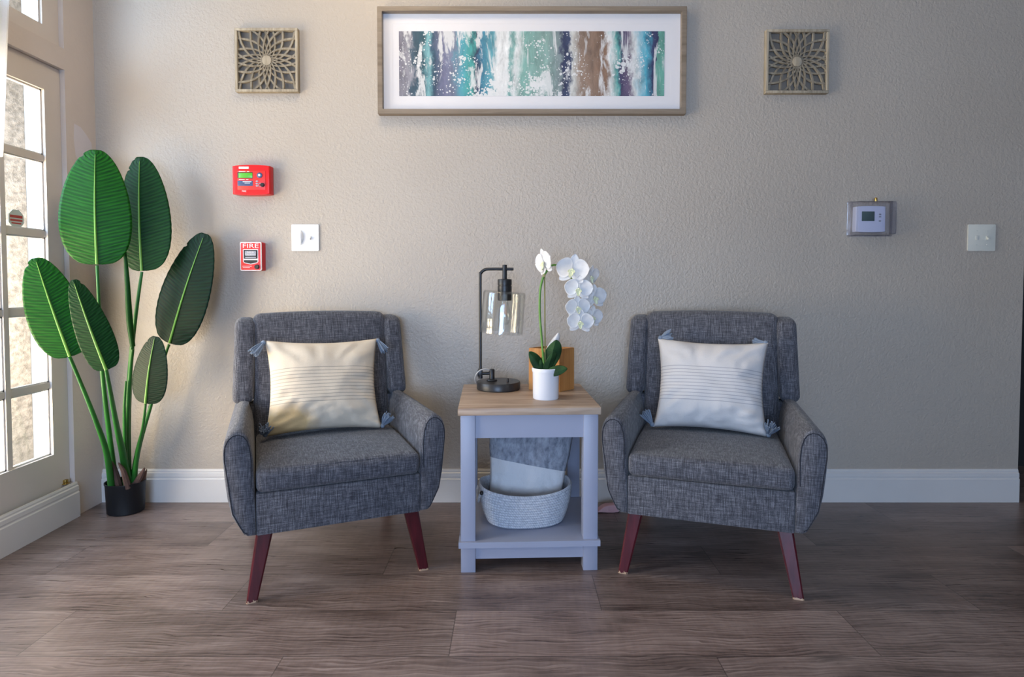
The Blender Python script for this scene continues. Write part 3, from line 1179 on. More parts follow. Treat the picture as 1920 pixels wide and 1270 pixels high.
# plush pillow standing in the basket
pp_ = empty('throw_pillow', 'grey and white plush throw pillow standing in the rope basket under the table', 'pillow')
pp_.matrix_world = Matrix.Translation((0.060, -0.405, 0.300)) @ Matrix.Rotation(R(-4), 4, 'Z') @ Matrix.Rotation(R(-12), 4, 'X') @ Matrix.Rotation(R(5), 4, 'Y')
bm = bmesh.new()
pillow_mesh(bm, 0.330, 0.33, 0.10, 11)
for v in bm.verts:
    q = max(0.0, min(1.0, (v.co.z + 0.165) / 0.20))
    v.co.x *= 0.78 + 0.22 * q
    v.co.y *= 0.75 + 0.25 * q
finish(bm, 'cushion', M['plush'], pp_, angle=1.6)
tassel(pp_, (0.158, -0.01, 0.158), (0.06, -0.4, -1), 0.035, 0.007, 24, 91, 0.006)
tassel(pp_, (-0.158, -0.01, 0.158), (-0.06, -0.4, -1), 0.035, 0.007, 24, 92, 0.006)

# ------------------------------------------------------------------ table lamp
LPX, LPY = -0.052, -0.300
lamp = empty('table_lamp', 'black metal table lamp with clear glass shade on the side table', 'lamp', (LPX, LPY, TZ + 0.0004))
bm = bmesh.new()
lathe(bm, [(0.0, 0.0), (0.080, 0.0), (0.0835, 0.003), (0.0835, 0.027), (0.081, 0.030), (0.0, 0.0315)], 48)
finish(bm, 'base', M['bronze'], lamp)
bm = bmesh.new()
lathe(bm, [(0.019, 0.0305), (0.021, 0.033), (0.019, 0.037), (0.0105, 0.039), (0.0105, 0.074), (0.009, 0.076), (0.0, 0.076)], 24, (-0.025, 0, 0))
finish(bm, 'post', M['black'], lamp)
bm = bmesh.new()
tube(bm, [(-0.025, 0, 0.060), (-0.073, 0, 0.060)], 0.006, 12)
box(bm, (-0.080, -0.009, 0.048), (-0.062, 0.009, 0.073), 0.002)
finish(bm, 'clamp', M['black'], lamp)
bm = bmesh.new()
lathe(bm, [(0.0, 0.0), (0.004, 0.0), (0.004, 0.012), (0.003, 0.013), (0.0, 0.013)], 12, (0.036, -0.02, 0.0305))
finish(bm, 'switch', M['black'], lamp)
# pole, curving over to the socket
bm = bmesh.new()
PT = 0.459
tube(bm, [(-0.069, 0, 0.045), (-0.069, 0, 0.2), (-0.069, 0, PT - 0.036), (-0.066, 0, PT - 0.015), (-0.053, 0, PT - 0.003), (-0.036, 0, PT),
          (0.02, 0, PT), (0.058, 0, PT)], 0.0058, 12, 6)
tube(bm, [(-0.069, 0, 0.040), (-0.069, 0, 0.078)], 0.0085, 12)
finish(bm, 'pole', M['black'], lamp)
bm = bmesh.new()
SX = 0.024
lathe(bm, [(0.0, PT + 0.017), (0.0085, PT + 0.016), (0.009, PT + 0.012), (0.009, PT - 0.035), (0.0095, PT - 0.037), (0.026, PT - 0.039), (0.027, PT - 0.042),
           (0.027, PT - 0.060), (0.0255, PT - 0.061), (0.0255, PT - 0.064), (0.027, PT - 0.065), (0.027, PT - 0.118), (0.025, PT - 0.12), (0.0, PT - 0.12)], 28, (SX, 0, 0))
finish(bm, 'socket', M['black'], lamp)
# shade: clear open cylinder hung from the socket, leaning slightly
tilt = Matrix.Translation((SX, 0, PT - 0.085)) @ Matrix.Rotation(R(4.5), 4, 'Y')
bm = bmesh.new()
lathe(bm, [(0.0255, 0.001), (0.076, 0.0), (0.080, -0.004), (0.0815, -0.010), (0.0815, -0.160), (0.0790, -0.160), (0.0790, -0.010), (0.0775, -0.006),
           (0.074, -0.003), (0.0255, -0.002)], 56, (0, 0, 0))
bmesh.ops.transform(bm, matrix=tilt, verts=bm.verts)
finish(bm, 'shade', M['lampglass'], lamp, angle=1.0)
bm = bmesh.new()
lathe(bm, [(0.012, PT - 0.120), (0.013, PT - 0.13), (0.018, PT - 0.145), (0.024, PT - 0.165), (0.026, PT - 0.182), (0.022, PT - 0.200), (0.012, PT - 0.211), (0.0, PT - 0.214)], 24, (SX, 0, 0))
bl = finish(bm, 'bulb', M['lampglass'], lamp)
bm = bmesh.new()
for k in range(5):
    a = 2 * PI * k / 5
    tube(bm, [(SX + 0.004 * math.cos(a), 0.004 * math.sin(a), PT - 0.128), (SX + 0.008 * math.cos(a), 0.008 * math.sin(a), PT - 0.175),
              (SX + 0.004 * math.cos(a + 1), 0.004 * math.sin(a + 1), PT - 0.150)], 0.0008, 5, 4)
finish(bm, 'filament', M['filament'], bl)
bm = bmesh.new()
tube(bm, [(-0.028, 0.0, 0.070), (-0.05, -0.012, 0.078), (-0.074, -0.015, 0.070), (-0.089, -0.005, 0.045), (-0.086, 0.02, 0.018), (-0.07, 0.06, 0.004),
          (-0.05, 0.10, 0.0045), (-0.047, 0.135, 0.002), (-0.045, 0.15, -0.04), (-0.045, 0.15, -0.15)], 0.0028, 8, 6)
finish(bm, 'cord', M['cord'], lamp)

# ------------------------------------------------------------------ wooden box behind the orchid
wb = empty('wooden_box', 'honey-coloured open wooden box behind the orchid pot on the side table', 'box', (0, 0, TZ))
corners = [(0.063, -0.318), (0.176, -0.372), (0.239, -0.300), (0.126, -0.246)]
bm = bmesh.new()
cc = Vector((sum(c[0] for c in corners) / 4, sum(c[1] for c in corners) / 4))
inn = [tuple(cc + (Vector(c) - cc) * 0.86) for c in corners]
HB = 0.160
vo0 = [bm.verts.new((x, y, 0)) for x, y in corners]
vo1 = [bm.verts.new((x, y, HB)) for x, y in corners]
vi1 = [bm.verts.new((x, y, HB)) for x, y in inn]
vi0 = [bm.verts.new((x, y, 0.012)) for x, y in inn]
for i in range(4):
    k = (i + 1) % 4
    bm.faces.new((vo0[i], vo0[k], vo1[k], vo1[i]))
    bm.faces.new((vo1[i], vo1[k], vi1[k], vi1[i]))
    bm.faces.new((vi1[i], vi1[k], vi0[k], vi0[i]))
bm.faces.new(vi0)
bm.faces.new(list(reversed(vo0)))
bmesh.ops.bevel(bm, geom=[e for e in bm.edges if abs(e.verts[0].co.z - e.verts[1].co.z) < 1e-5 or True], offset=0.0015, segments=2, affect='EDGES')
finish(bm, 'body', M['bamboo'], wb)

# ------------------------------------------------------------------ orchid
OX, OY = 0.119, -0.487
orc = empty('potted_orchid', 'white artificial orchid in a white ceramic pot on the side table', 'plant', (OX, OY, TZ))


def L(px, py, dy=0.0):
    return P(px, py, OY + dy) - Vector((OX, OY, TZ))


bm = bmesh.new()
lathe(bm, [(0.0, 0.0), (0.0435, 0.0), (0.0455, 0.003), (0.0465, 0.092), (0.0480, 0.095), (0.0490, 0.100), (0.0490, 0.107), (0.0470, 0.109), (0.0440, 0.107),
           (0.0430, 0.09), (0.0430, 0.084), (0.0, 0.086)], 48)
pot = finish(bm, 'pot', M['whitepot'], orc)
bm = bmesh.new()
lathe(bm, [(0.0428, 0.080), (0.0428, 0.090), (0.02, 0.094), (0.0, 0.095)], 24)
finish(bm, 'soil', M['soil'], orc)
bm = bmesh.new()
tube(bm, [L(1021, 700), L(1016, 640), L(1012, 585), L(1013, 545), L(1017, 525), L(1023, 512, .002), L(1032, 500, .006), L(1041, 497, .010), L(1052, 502, .014), L(1066, 516, .010),
          L(1084, 535, -.01), L(1096, 560, -.01), L(1100, 585, -.012), L(1099, 600, -.012)], [0.0042, 0.0040, 0.0032, 0.0022], 10, 6)
finish(bm, 'stem', M['stemgreen'], orc)
bm = bmesh.new()
tube(bm, [L(1022, 700, .004), L(1022, 640, .004), L(1021, 505, .004)], 0.0024, 8)
finish(bm, 'stake', M['stake'], orc)
boxes('clip', M['stake'], orc, [tuple(tuple(L(1020, 517) + Vector((d, d, d))) for d in (-0.005, 0.005))], 0.001)


def uvgrid(bm, fn, nu, nv):
    uvl = bm.loops.layers.uv.verify()
    vs = [[bm.verts.new(fn(i / nu, j / nv)) for i in range(nu + 1)] for j in range(nv + 1)]
    for j in range(nv):
        for i in range(nu):
            f = bm.faces.new((vs[j][i], vs[j][i + 1], vs[j + 1][i + 1], vs[j + 1][i]))
            for lp, (a, b) in zip(f.loops, ((i, j), (i + 1, j), (i + 1, j + 1), (i, j + 1))):
                lp[uvl].uv = (a / nu, b / nv)


def petal_fn(ang, length, width, cup, base=0.003, tipbend=0.0):
    d = Vector((math.cos(ang), 0, math.sin(ang)))
    s = Vector((-math.sin(ang), 0, math.cos(ang)))

    def fn(a, b):
        w = width * (math.sin(PI * min(1, b ** 0.8 * 0.96 + 0.035))) ** 0.6
        x = (a - 0.5) * w
        y = -cup * length * (4 * (a - 0.5) ** 2 * 0.35 - 0.5 * b + b * b * 0.8) + tipbend * b * b * length
        return d * (base + length * b) + s * x + Vector((0, y, 0))
    return fn


def flower(center, size, rz, rx, spin=0.0):
    """an orchid bloom facing -y locally: two round side petals, three sepals, a lip"""
    m = Matrix.Translation(center) @ Matrix.Rotation(R(rz), 4, 'Z') @ Matrix.Rotation(R(rx), 4, 'X') @ Matrix.Rotation(R(spin), 4, 'Y')
    bm = bmesh.new()
    h = size / 2
    for a in (90, 222, 318):
        f = petal_fn(R(a), h * 1.0, h * 0.70, 0.12)
        uvgrid(bm, lambda p, q, f=f: f(p, q) + Vector((0, 0.0025, 0)), 8, 10)
    for a in (12, 168):
        f = petal_fn(R(a), h * 1.06, h * 1.36, 0.20)
        uvgrid(bm, f, 10, 12)
    bmesh.ops.transform(bm, matrix=m, verts=bm.verts)
    fo = finish(bm, 'flower', M['petal'], orc)
    sm = fo.modifiers.new('s', 'SOLIDIFY')
    sm.thickness = 0.0012
    bm = bmesh.new()
    k = size / 0.09
    bmesh.ops.create_uvsphere(bm, u_segments=10, v_segments=8, radius=0.0042 * k, matrix=Matrix.Translation((0, -0.006 * k, 0.001)))
    f = petal_fn(R(270), 0.022 * k, 0.014 * k, 0.9, 0.001)
    uvgrid(bm, lambda p, q, f=f: f(p, q) + Vector((0, -0.006 * k, 0)), 6, 8)
    for s in (-1, 1):
        f = petal_fn(R(270 + 55 * s), 0.012 * k, 0.010 * k, 0.9, 0.001)
        uvgrid(bm, lambda p, q, f=f: f(p, q) + Vector((0, -0.007 * k, 0)), 5, 6)
    bmesh.ops.transform(bm, matrix=m, verts=bm.verts)
    lo = finish(bm, 'lip', M['lip'], fo)
    sm = lo.modifiers.new('s', 'SOLIDIFY')
    sm.thickness = 0.001


for px, py, dy, sz, rz, rx, sp in ((1021, 493, -0.012, 0.098, -62, 8, -12), (1074, 507, -0.018, 0.110, -22, -6, 8), (1107, 519, 0.012, 0.080, 48, 18, -8),
                                   (1085, 542, -0.026, 0.090, -6, 8, 4), (1114, 558, 0.004, 0.090, 26, 4, -4), (1083, 577, -0.028, 0.082, 12, 4, -4),
                                   (1110, 595, 0.002, 0.080, 30, 6, 4), (1088, 604, -0.030, 0.086, 2, 8, 3)):
    flower(L(px, py, dy), sz, rz, rx, sp)
# large white bud folded at the base of the stem
bm = bmesh.new()
b0, b1 = L(1027, 668, .012), L(1047, 624, .016)
ax = (b1 - b0)
sd = Vector((0.9, 0.1, 0.42)).normalized()


def bud_fn(a, b):
    w = 0.048 * math.sin(PI * min(1, b * 0.93 + 0.06)) ** 0.7
    x = (a - 0.5) * w
    return b0 + ax * b + sd * x + Vector((0, 0.012 * (4 * (a - 0.5) ** 2) - 0.008 * math.sin(PI * b), 0))


uvgrid(bm, bud_fn, 10, 12)
o = finish(bm, 'bud', M['petal'], orc)
sm = o.modifiers.new('s', 'SOLIDIFY')
sm.thickness = 0.0015


def blade(base, tip, width, side, normal, fold, bend, prof=0.75, nu=12, nv=22, ripple=0.0, rf=60, notch=(), power=0.6, phase=0.0, asym=(1, 1), sag=0.0):
    base, tip = Vector(base), Vector(tip)
    ax = tip - base
    side = Vector(side)
    nrm = Vector(normal)

    def fn(a, b):
        w = width * max(0.0, math.sin(PI * min(1, (b ** prof) * 0.985 + 0.01))) ** power
        t = (a - 0.5) * 2
        sgn = 1 if t > 0 else -1
        w *= asym[1] if t > 0 else asym[0]
        for (nb, sd_, dep, wd) in notch:
            if sd_ == sgn and abs(t) > 0.45:
                q = abs(b - nb - 0.05 * abs(t)) / wd
                if q < 1:
                    w *= 1 - dep * (1 - q)
        x = t * w / 2
        y = fold * abs(x) + bend * math.sin(PI * b) + sag * b * b + ripple * math.sin(rf * (b - 0.16 * abs(t)) + phase) * abs(t) * (1 - b * 0.3)
        return base + ax * b + side * x + nrm * y
    return fn


def orchid_leaf(a, b, w, side, nrm, fold=-0.35, bend=0.0):
    bm = bmesh.new()
    uvgrid(bm, blade(a, b, w, side, nrm, fold, bend, 0.9, 10, 18, power=0.62), 10, 18)
    o = finish(bm, 'leaf', M['orchidleaf'], orc)
    s = o.modifiers.new('s', 'SOLIDIFY')
    s.thickness = 0.0018


F = Vector((0, -1, 0))
orchid_leaf(L(1026, 698), L(1042, 638, -.008), 0.074, (0.95, -0.1, 0.3), F)
orchid_leaf(L(1020, 698), L(992, 660, -.012), 0.044, (0.62, 0.3, 0.72), F)
orchid_leaf(L(1024, 698, -.02), L(1064, 692, -.045), 0.040, (0.1, 0.3, 0.9), F, -0.35, 0.012)
orchid_leaf(L(1024, 699, -.01), L(1037, 660, -.03), 0.050, (0.85, 0.1, 0.5), F)
orchid_leaf(L(1018, 699, -.01), L(1013, 674, -.02), 0.016, (0.9, 0.1, 0.3), F)

# ------------------------------------------------------------------ bird-of-paradise plant
PX, PY = -1.612, -0.115
pl_ = empty('bird_of_paradise_plant', 'tall green plant with paddle leaves in a black pot in the corner by the door', 'plant', (PX, PY, 0))


def Q(px, py, Y):
    return P(px, py, Y) - Vector((PX, PY, 0))


bm = bmesh.new()
lathe(bm, [(0.0, 0.0), (0.066, 0.0), (0.070, 0.004), (0.0745, 0.118), (0.0770, 0.122), (0.0770, 0.128), (0.0735, 0.128), (0.0715, 0.12), (0.0715, 0.10), (0.0, 0.10)],
      48, (0, 0, 0), 1.0, 0.92)
finish(bm, 'pot', M['potblack'], pl_)
bm = bmesh.new()
lathe(bm, [(0.0714, 0.098), (0.0712, 0.108), (0.04, 0.114), (0.0, 0.116)], 24, (0, 0, 0), 1.0, 0.92)
finish(bm, 'soil', M['soil'], pl_)


def big_leaf(name_mat, base, tip, width, face, fold, bend, notch, prof=0.72, ripple=0.0011, rf=95, power=0.46, asym=(1, 1), sag=0.0):
    base, tip = Vector(base), Vector(tip)
    ax = (tip - base).normalized()
    fr = Vector(face)
    fr = (fr - ax * fr.dot(ax)).normalized()
    side = ax.cross(fr).normalized()
    if side.x < 0:
        side = -side
    bm = bmesh.new()
    fn = blade(base, tip, width, side, fr, fold, bend, prof, ripple=ripple, rf=rf, notch=notch, power=power, asym=asym, sag=sag)
    uvgrid(bm, fn, 26, 90)
    o = finish(bm, 'leaf', M[name_mat], pl_, angle=1.5)
    s = o.modifiers.new('s', 'SOLIDIFY')
    s.thickness = 0.0015
    bm = bmesh.new()
    pts = [fn(0.5, k / 24) + fr * 0.0012 for k in range(24)]
    tube(bm, pts, [0.0050, 0.0038, 0.0026, 0.0010], 8)
    finish(bm, 'midrib', M['midrib'], o)
    return o


NT = [(0.88, -1, 0.30, 0.015), (0.93, 1, 0.22, 0.012)]
YA, YB, YC, YD, YE, YF = -0.275, -0.17, -0.13, -0.44, -0.50, -0.24
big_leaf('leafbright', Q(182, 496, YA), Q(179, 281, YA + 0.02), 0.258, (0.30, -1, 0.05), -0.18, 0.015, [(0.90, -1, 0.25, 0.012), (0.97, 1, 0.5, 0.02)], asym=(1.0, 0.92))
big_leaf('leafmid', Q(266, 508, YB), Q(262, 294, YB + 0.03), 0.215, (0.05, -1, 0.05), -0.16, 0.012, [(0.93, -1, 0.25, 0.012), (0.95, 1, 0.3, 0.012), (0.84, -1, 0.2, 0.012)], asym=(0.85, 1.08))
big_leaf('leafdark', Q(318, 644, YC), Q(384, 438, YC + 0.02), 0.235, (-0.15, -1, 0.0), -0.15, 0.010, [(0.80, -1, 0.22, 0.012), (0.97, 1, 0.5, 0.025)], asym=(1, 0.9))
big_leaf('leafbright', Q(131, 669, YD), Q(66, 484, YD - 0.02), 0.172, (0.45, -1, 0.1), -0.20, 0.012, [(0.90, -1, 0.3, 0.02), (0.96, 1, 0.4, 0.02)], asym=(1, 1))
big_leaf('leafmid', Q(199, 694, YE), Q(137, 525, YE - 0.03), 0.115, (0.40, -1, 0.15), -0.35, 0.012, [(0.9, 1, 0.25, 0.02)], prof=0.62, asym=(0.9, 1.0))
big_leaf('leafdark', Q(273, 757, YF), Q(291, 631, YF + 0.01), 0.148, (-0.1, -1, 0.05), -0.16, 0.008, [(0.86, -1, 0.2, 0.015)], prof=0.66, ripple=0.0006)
# young rolled leaf
bm = bmesh.new()
tube(bm, [Q(249, 650, -0.2), Q(243, 600, -0.2), Q(238, 520, -0.205), Q(233, 460, -0.21), Q(229, 432, -0.21)], [0.009, 0.012, 0.009, 0.004, 0.001], 10, 6)
finish(bm, 'rolled_leaf', M['leafmid'], pl_)


def stem(pts, r, mat='bigstem'):
    bm = bmesh.new()
    tube(bm, pts, r, 12, 8)
    finish(bm, 'stem', M[mat], pl_)


SY = PY
stem([Q(182, 498, YA), Q(185, 560, YA), Q(192, 700, YA + .05), Q(207, 830, SY - .03), Q(218, 915, SY - .01)], [0.0055, 0.006, 0.008, 0.010, 0.013])
stem([Q(266, 510, YB), Q(256, 580, YB), Q(245, 680, -0.16), Q(240, 800, -0.12), Q(240, 912, SY)], [0.0055, 0.007, 0.009, 0.011, 0.015])
stem([Q(249, 655, -0.2), Q(244, 700, -0.18), Q(238, 800, -0.14), Q(236, 912, SY - .01)], [0.006, 0.008, 0.010, 0.013])
stem([Q(317, 646, YC), Q(309, 670, YC), Q(283, 760, -0.13), Q(260, 840, -0.12), Q(248, 912, SY + .01)], [0.0055, 0.0055, 0.007, 0.010, 0.013], 'bigstem')
stem([Q(131, 670, YD), Q(150, 715, YD + .05), Q(180, 790, -0.32), Q(200, 850, -0.22), Q(210, 920, SY - .045)], [0.0058, 0.0065, 0.0085, 0.011, 0.014])
stem([Q(199, 692, YE), Q(206, 730, -0.44), Q(219, 800, -0.30), Q(232, 860, -0.16), Q(240, 912, SY - .02)], [0.0055, 0.007, 0.010, 0.014, 0.018])
stem([Q(273, 758, YF), Q(268, 800, YF + .02), Q(258, 850, -0.18), Q(250, 912, SY - .01)], [0.0045, 0.0055, 0.008, 0.012])
stem([Q(236, 715, -.19), Q(233, 780, -.17), Q(238, 912, SY)], [0.003, 0.006, 0.010])
# dry sheaths at the foot
for pts, r in (([Q(222, 912, -.15), Q(214, 880, -.17), Q(205, 862, -.19)], [0.016, 0.011, 0.003]), ([Q(240, 915, -.16), Q(232, 885, -.18), Q(222, 868, -.19)], [0.014, 0.010, 0.002]),
               ([Q(250, 912, -.13), Q(262, 895, -.14), Q(271, 878, -.15)], [0.016, 0.012, 0.003]), ([Q(257, 910, -.10), Q(268, 900, -.10), Q(275, 880, -.10)], [0.014, 0.010, 0.002])):
    bm = bmesh.new()
    tube(bm, pts, r, 8, 5)
    finish(bm, 'sheath', M['sheath'], pl_)

# ------------------------------------------------------------------ framed print
pic = empty('framed_print', 'wide taupe-framed abstract teal and brown watercolour print on the wall', 'picture', (0.084, 0, 1.8885))
HW, HH, FW, FD = 0.650, 0.2235, 0.021, 0.034
bm = bmesh.new()
op = [(-HW, -HH), (HW, -HH), (HW, HH), (-HW, HH)]
ip = [(-HW + FW, -HH + FW), (HW - FW, -HH + FW), (HW - FW, HH - FW), (-HW + FW, HH - FW)]
vo = [[bm.verts.new((x, y, z)) for x, z in op] for y in (0, -FD)]
vi = [[bm.verts.new((x, y, z)) for x, z in ip] for y in (0, -FD)]
for i in range(4):
    k = (i + 1) % 4
    bm.faces.new((vo[0][i], vo[0][k], vo[1][k], vo[1][i]))
    bm.faces.new((vo[1][i], vo[1][k], vi[1][k], vi[1][i]))
    bm.faces.new((vi[1][i], vi[1][k], vi[0][k], vi[0][i]))
    bm.faces.new((vi[0][i], vi[0][k], vo[0][k], vo[0][i]))
bmesh.ops.bevel(bm, geom=list(bm.edges), offset=0.0015, segments=2, affect='EDGES')
finish(bm, 'frame', M['framewood'], pic)
boxes('mat_board', M['matboard'], pic, [((-HW + FW, -0.008, -HH + FW), (HW - FW, -0.003, HH - FW)),
                                        ((-HW + 0.021, -0.0085, -HH + FW), (-HW + 0.060, -0.008, HH - FW)), ((HW - 0.060, -0.0085, -HH + FW), (HW - 0.021, -0.008, HH - FW)),
                                        ((-HW + 0.060, -0.0085, HH - 0.062), (HW - 0.060, -0.008, HH - FW)), ((-HW + 0.060, -0.0085, -HH + FW), (HW - 0.060, -0.008, -HH + 0.055))])
boxes('print', M['art'], pic, [((-0.5635, -0.0092, -0.1415), (0.5625, -0.0081, 0.1295))])
boxes('glazing', M['glazing'], pic, [((-HW + FW, -0.0285, -HH + FW), (HW - FW, -0.0275, HH - FW))])


# ------------------------------------------------------------------ carved wall panels
def deco(label, cx, cz, flip):
    o = empty('carved_wall_panel', label, 'wall decor', (cx, 0, cz), 0, 'carved wall panels')
    H, fw, dp = 0.133, 0.011, 0.026
    bm = bmesh.new()
    for lo, hi in (((-H, -dp, -H), (H, 0, -H + fw)), ((-H, -dp, H - fw), (H, 0, H)), ((-H, -dp, -H + fw), (-H + fw, 0, H - fw)), ((H - fw, -dp, -H + fw), (H, 0, H - fw))):
        box(bm, lo, hi, 0.0015)
    finish(bm, 'frame', M['deco'], o)
    bm = bmesh.new()
    hi_ = H - fw + 0.002
    NS = 18
    y0, y1 = -0.020, -0.010
    for k in range(NS):
        for sg in (-1, 1):
            prev = None
            for i in range(40):
                r = 0.018 + i * 0.0045
                th = 2 * PI * (k + 0.5 * flip) / NS + sg * (0.30 * math.log(r / H) + 0.30 * r / H)
                th = th - 0.05 * math.sin(4 * th)
                x, z = r * math.cos(th), r * math.sin(th)
                if abs(x) > hi_ or abs(z) > hi_:
                    # clip on the frame
                    f = hi_ / max(abs(x), abs(z))
                    x, z = x * f, z * f
                    last = True
                else:
                    last = False
                p = Vector((x, 0, z))
                if prev is not None:
                    d = p - prev
                    if d.length > 1e-5:
                        d.normalize()
                        w = 0.0016 + 0.0022 * min(1, r / 0.10)
                        nn = Vector((-d.z, 0, d.x)) * w
                        e = d * 0.0008
                        c = [prev - nn - e, p - nn + e, p + nn + e, prev + nn - e]
                        dyk = 0.0008 * (sg + 1)
                        va = [bm.verts.new((q.x, y0 + dyk, q.z)) for q in c]
                        vb = [bm.verts.new((q.x, y1, q.z)) for q in c]
                        bm.faces.new(va)
                        for a in range(4):
                            bm.faces.new((va[a], vb[a], vb[(a + 1) % 4], va[(a + 1) % 4]))
                prev = p
                if last:
                    break
    finish(bm, 'lattice', M['deco'], o)
    bm = bmesh.new()
    lathe(bm, [(0.021, 0), (0.021, 0.012), (0.018, 0.0145), (0.0, 0.016)], 28)
    bmesh.ops.transform(bm, matrix=Matrix.Translation((0, -0.009, 0)) @ Matrix.Rotation(R(90), 4, 'X'), verts=bm.verts)
    finish(bm, 'boss', M['deco'], o)
    boxes('backing', M['decoback'], o, [((-H + fw, -0.003, -H + fw), (H - fw, -0.001, H - fw))])
    return o


pL = P(499, 112, -0.026)
pR = P(1496, 114.5, -0.026)
deco('square carved flower-lattice wall panel to the left of the framed print', pL.x, pL.z, 0)
deco('square carved flower-lattice wall panel to the right of the framed print', pR.x, pR.z, 0)


# ------------------------------------------------------------------ lettering
def lettering(body, size, loc, mat, parent, name='lettering', width=None):
    c = bpy.data.curves.new('t', 'FONT')
    c.body = body
    c.size = size
    c.extrude = 0.0003
    c.align_x = 'CENTER'
    c.align_y = 'CENTER'
    t = bpy.data.objects.new('t', c)
    COL.objects.link(t)
    dg = bpy.context.evaluated_depsgraph_get()
    dg.update()
    me = bpy.data.meshes.new_from_object(t.evaluated_get(dg))
    bpy.data.objects.remove(t)
    bpy.data.curves.remove(c)
    me.name = name
    xs = [v.co.x for v in me.vertices]
    sx = width / (max(xs) - min(xs)) if width else 1.0
    for v in me.vertices:
        x, y, z = v.co
        v.co = (loc[0] + x * sx, loc[1] - z, loc[2] + y)
    me.materials.clear()
    me.materials.append(mat)
    o = bpy.data.objects.new(name, me)
    COL.objects.link(o)
    o.parent = parent
    return o


def rounded_rect(w, h, r, n=5, cx=0, cz=0):
    pts = []
    for (sx, sz, a0) in ((1, -1, -90), (1, 1, 0), (-1, 1, 90), (-1, -1, 180)):
        for k in range(n + 1):
            a = R(a0 + 90 * k / n)
            pts.append((cx + sx * (w / 2 - r) + r * math.cos(a), cz + sz * (h / 2 - r) + r * math.sin(a)))
    return pts


def plate(name, mat, parent, w, h, r, y0, y1, bevel=0.001, cx=0, cz=0):
    bm = bmesh.new()
    prism(bm, rounded_rect(w, h, r, 5, cx, cz), 'y', y1, y0, bevel)
    return finish(bm, name, mat, parent)


def knob(name, mat, parent, cx, cz, y, r, d, seg=24):
    bm = bmesh.new()
    lathe(bm, [(0.0, 0.0), (r, 0.0), (r, d * 0.8), (r * 0.85, d), (0.0, d)], seg)
    bmesh.ops.transform(bm, matrix=Matrix.Translation((cx, y, cz)) @ Matrix.Rotation(R(90), 4, 'X'), verts=bm.verts)
    return finish(bm, name, mat, parent)


# ------------------------------------------------------------------ fire alarm keypad
an_c = P(470.5, 337.5, -0.045)
an = empty('fire_alarm_keypad', 'red fire alarm keypad with green display on the wall', 'alarm panel', (an_c.x, 0, an_c.z))
AW, AH = 0.158, 0.118
bm = bmesh.new()
prof = []
n_ = 10
for k in range(n_ + 1):
    q = k / n_
    prof.append((-AW / 2 + AW * q, -AH / 2 - 0.004 * math.sin(PI * q)))
for k in range(n_ + 1):
    q = k / n_
    prof.append((AW / 2 - AW * q, AH / 2 + 0.004 * math.sin(PI * q)))
prism(bm, prof, 'y', -0.045, 0, 0.006, 3)
finish(bm, 'body', M['red'], an)
plate('face', M['redpanel'], an, 0.118, 0.080, 0.003, -0.044, -0.0462, 0.0006, 0.002, -0.002)
bz = plate('display_bezel', M['black'], an, 0.064, 0.026, 0.001, -0.046, -0.0468, 0.0003, -0.024, 0.019)
plate('display', M['lcd'], an, 0.058, 0.021, 0.001, -0.0466, -0.0472, 0.0002, -0.022, 0.0185)
lb = plate('label_plate', M['navy'], an, 0.064, 0.022, 0.001, -0.046, -0.0469, 0.0003, -0.024, -0.0145)
prints(M['white_ink'], lb, [((-0.034, -0.0472, -0.0095), (0.003, -0.0469, -0.0065)), ((-0.026, -0.0472, -0.0145), (-0.003, -0.0469, -0.0125))])
boxes('sticker', M['white_ink'], an, [((-0.050, -0.0466, 0.046), (-0.008, -0.045, 0.0555))], 0.0004)
k1 = knob('dial', M['navy'], an, 0.0375, 0.019, -0.046, 0.0115, 0.004)
knob('dial_centre', M['white'], k1, 0.0375, 0.019, -0.05, 0.005, 0.0015)
kd = knob('key_lock', M['black'], an, 0.0500, -0.0215, -0.046, 0.0085, 0.009)
bm = bmesh.new()
tube(bm, [(0.0395 + 0.0055 * math.cos(2 * PI * k / 16), -0.049, -0.0215 + 0.008 * math.sin(2 * PI * k / 16)) for k in range(17)], 0.0009, 6)
finish(bm, 'key_ring', M['steel'], an)
for k in range(3):
    plate('button', M['grey'], an, 0.0105, 0.0055, 0.002, -0.046, -0.048, 0.0006, 0.0265, -0.006 - 0.0095 * k)
prints(M['white_ink'], an, [((-0.050, -0.0465, 0.0345), (-0.022, -0.0462, 0.0365)), ((-0.016, -0.0465, 0.0345), (-0.006, -0.0462, 0.0365)),
                                       ((-0.050, -0.0465, 0.0000), (-0.026, -0.0462, 0.0022)), ((-0.020, -0.0465, 0.0000), (-0.010, -0.0462, 0.0022))])
lettering('FIRE', 0.010, (-0.030, -0.0453, -0.0475), M['white_ink'], an)

# ------------------------------------------------------------------ fire pull station
pu_c = P(470, 481, -0.045)
pu = empty('fire_pull_station', 'red and white manual fire pull station marked FIRE on the wall', 'fire alarm', (pu_c.x, 0, pu_c.z))
PW, PH = 0.090, 0.121
plate('body', M['red'], pu, PW, PH, 0.004, 0, -0.038, 0.001)
plate('cover', M['white_ink'], pu, PW, PH, 0.005, -0.038, -0.0445, 0.001)
plate('face', M['redpanel'], pu, PW - 0.007, PH - 0.007, 0.004, -0.0443, -0.0450, 0.0002)
lettering('FIRE', 0.026, (0, -0.0452, 0.0435), M['white_ink'], pu, 'lettering', 0.066)
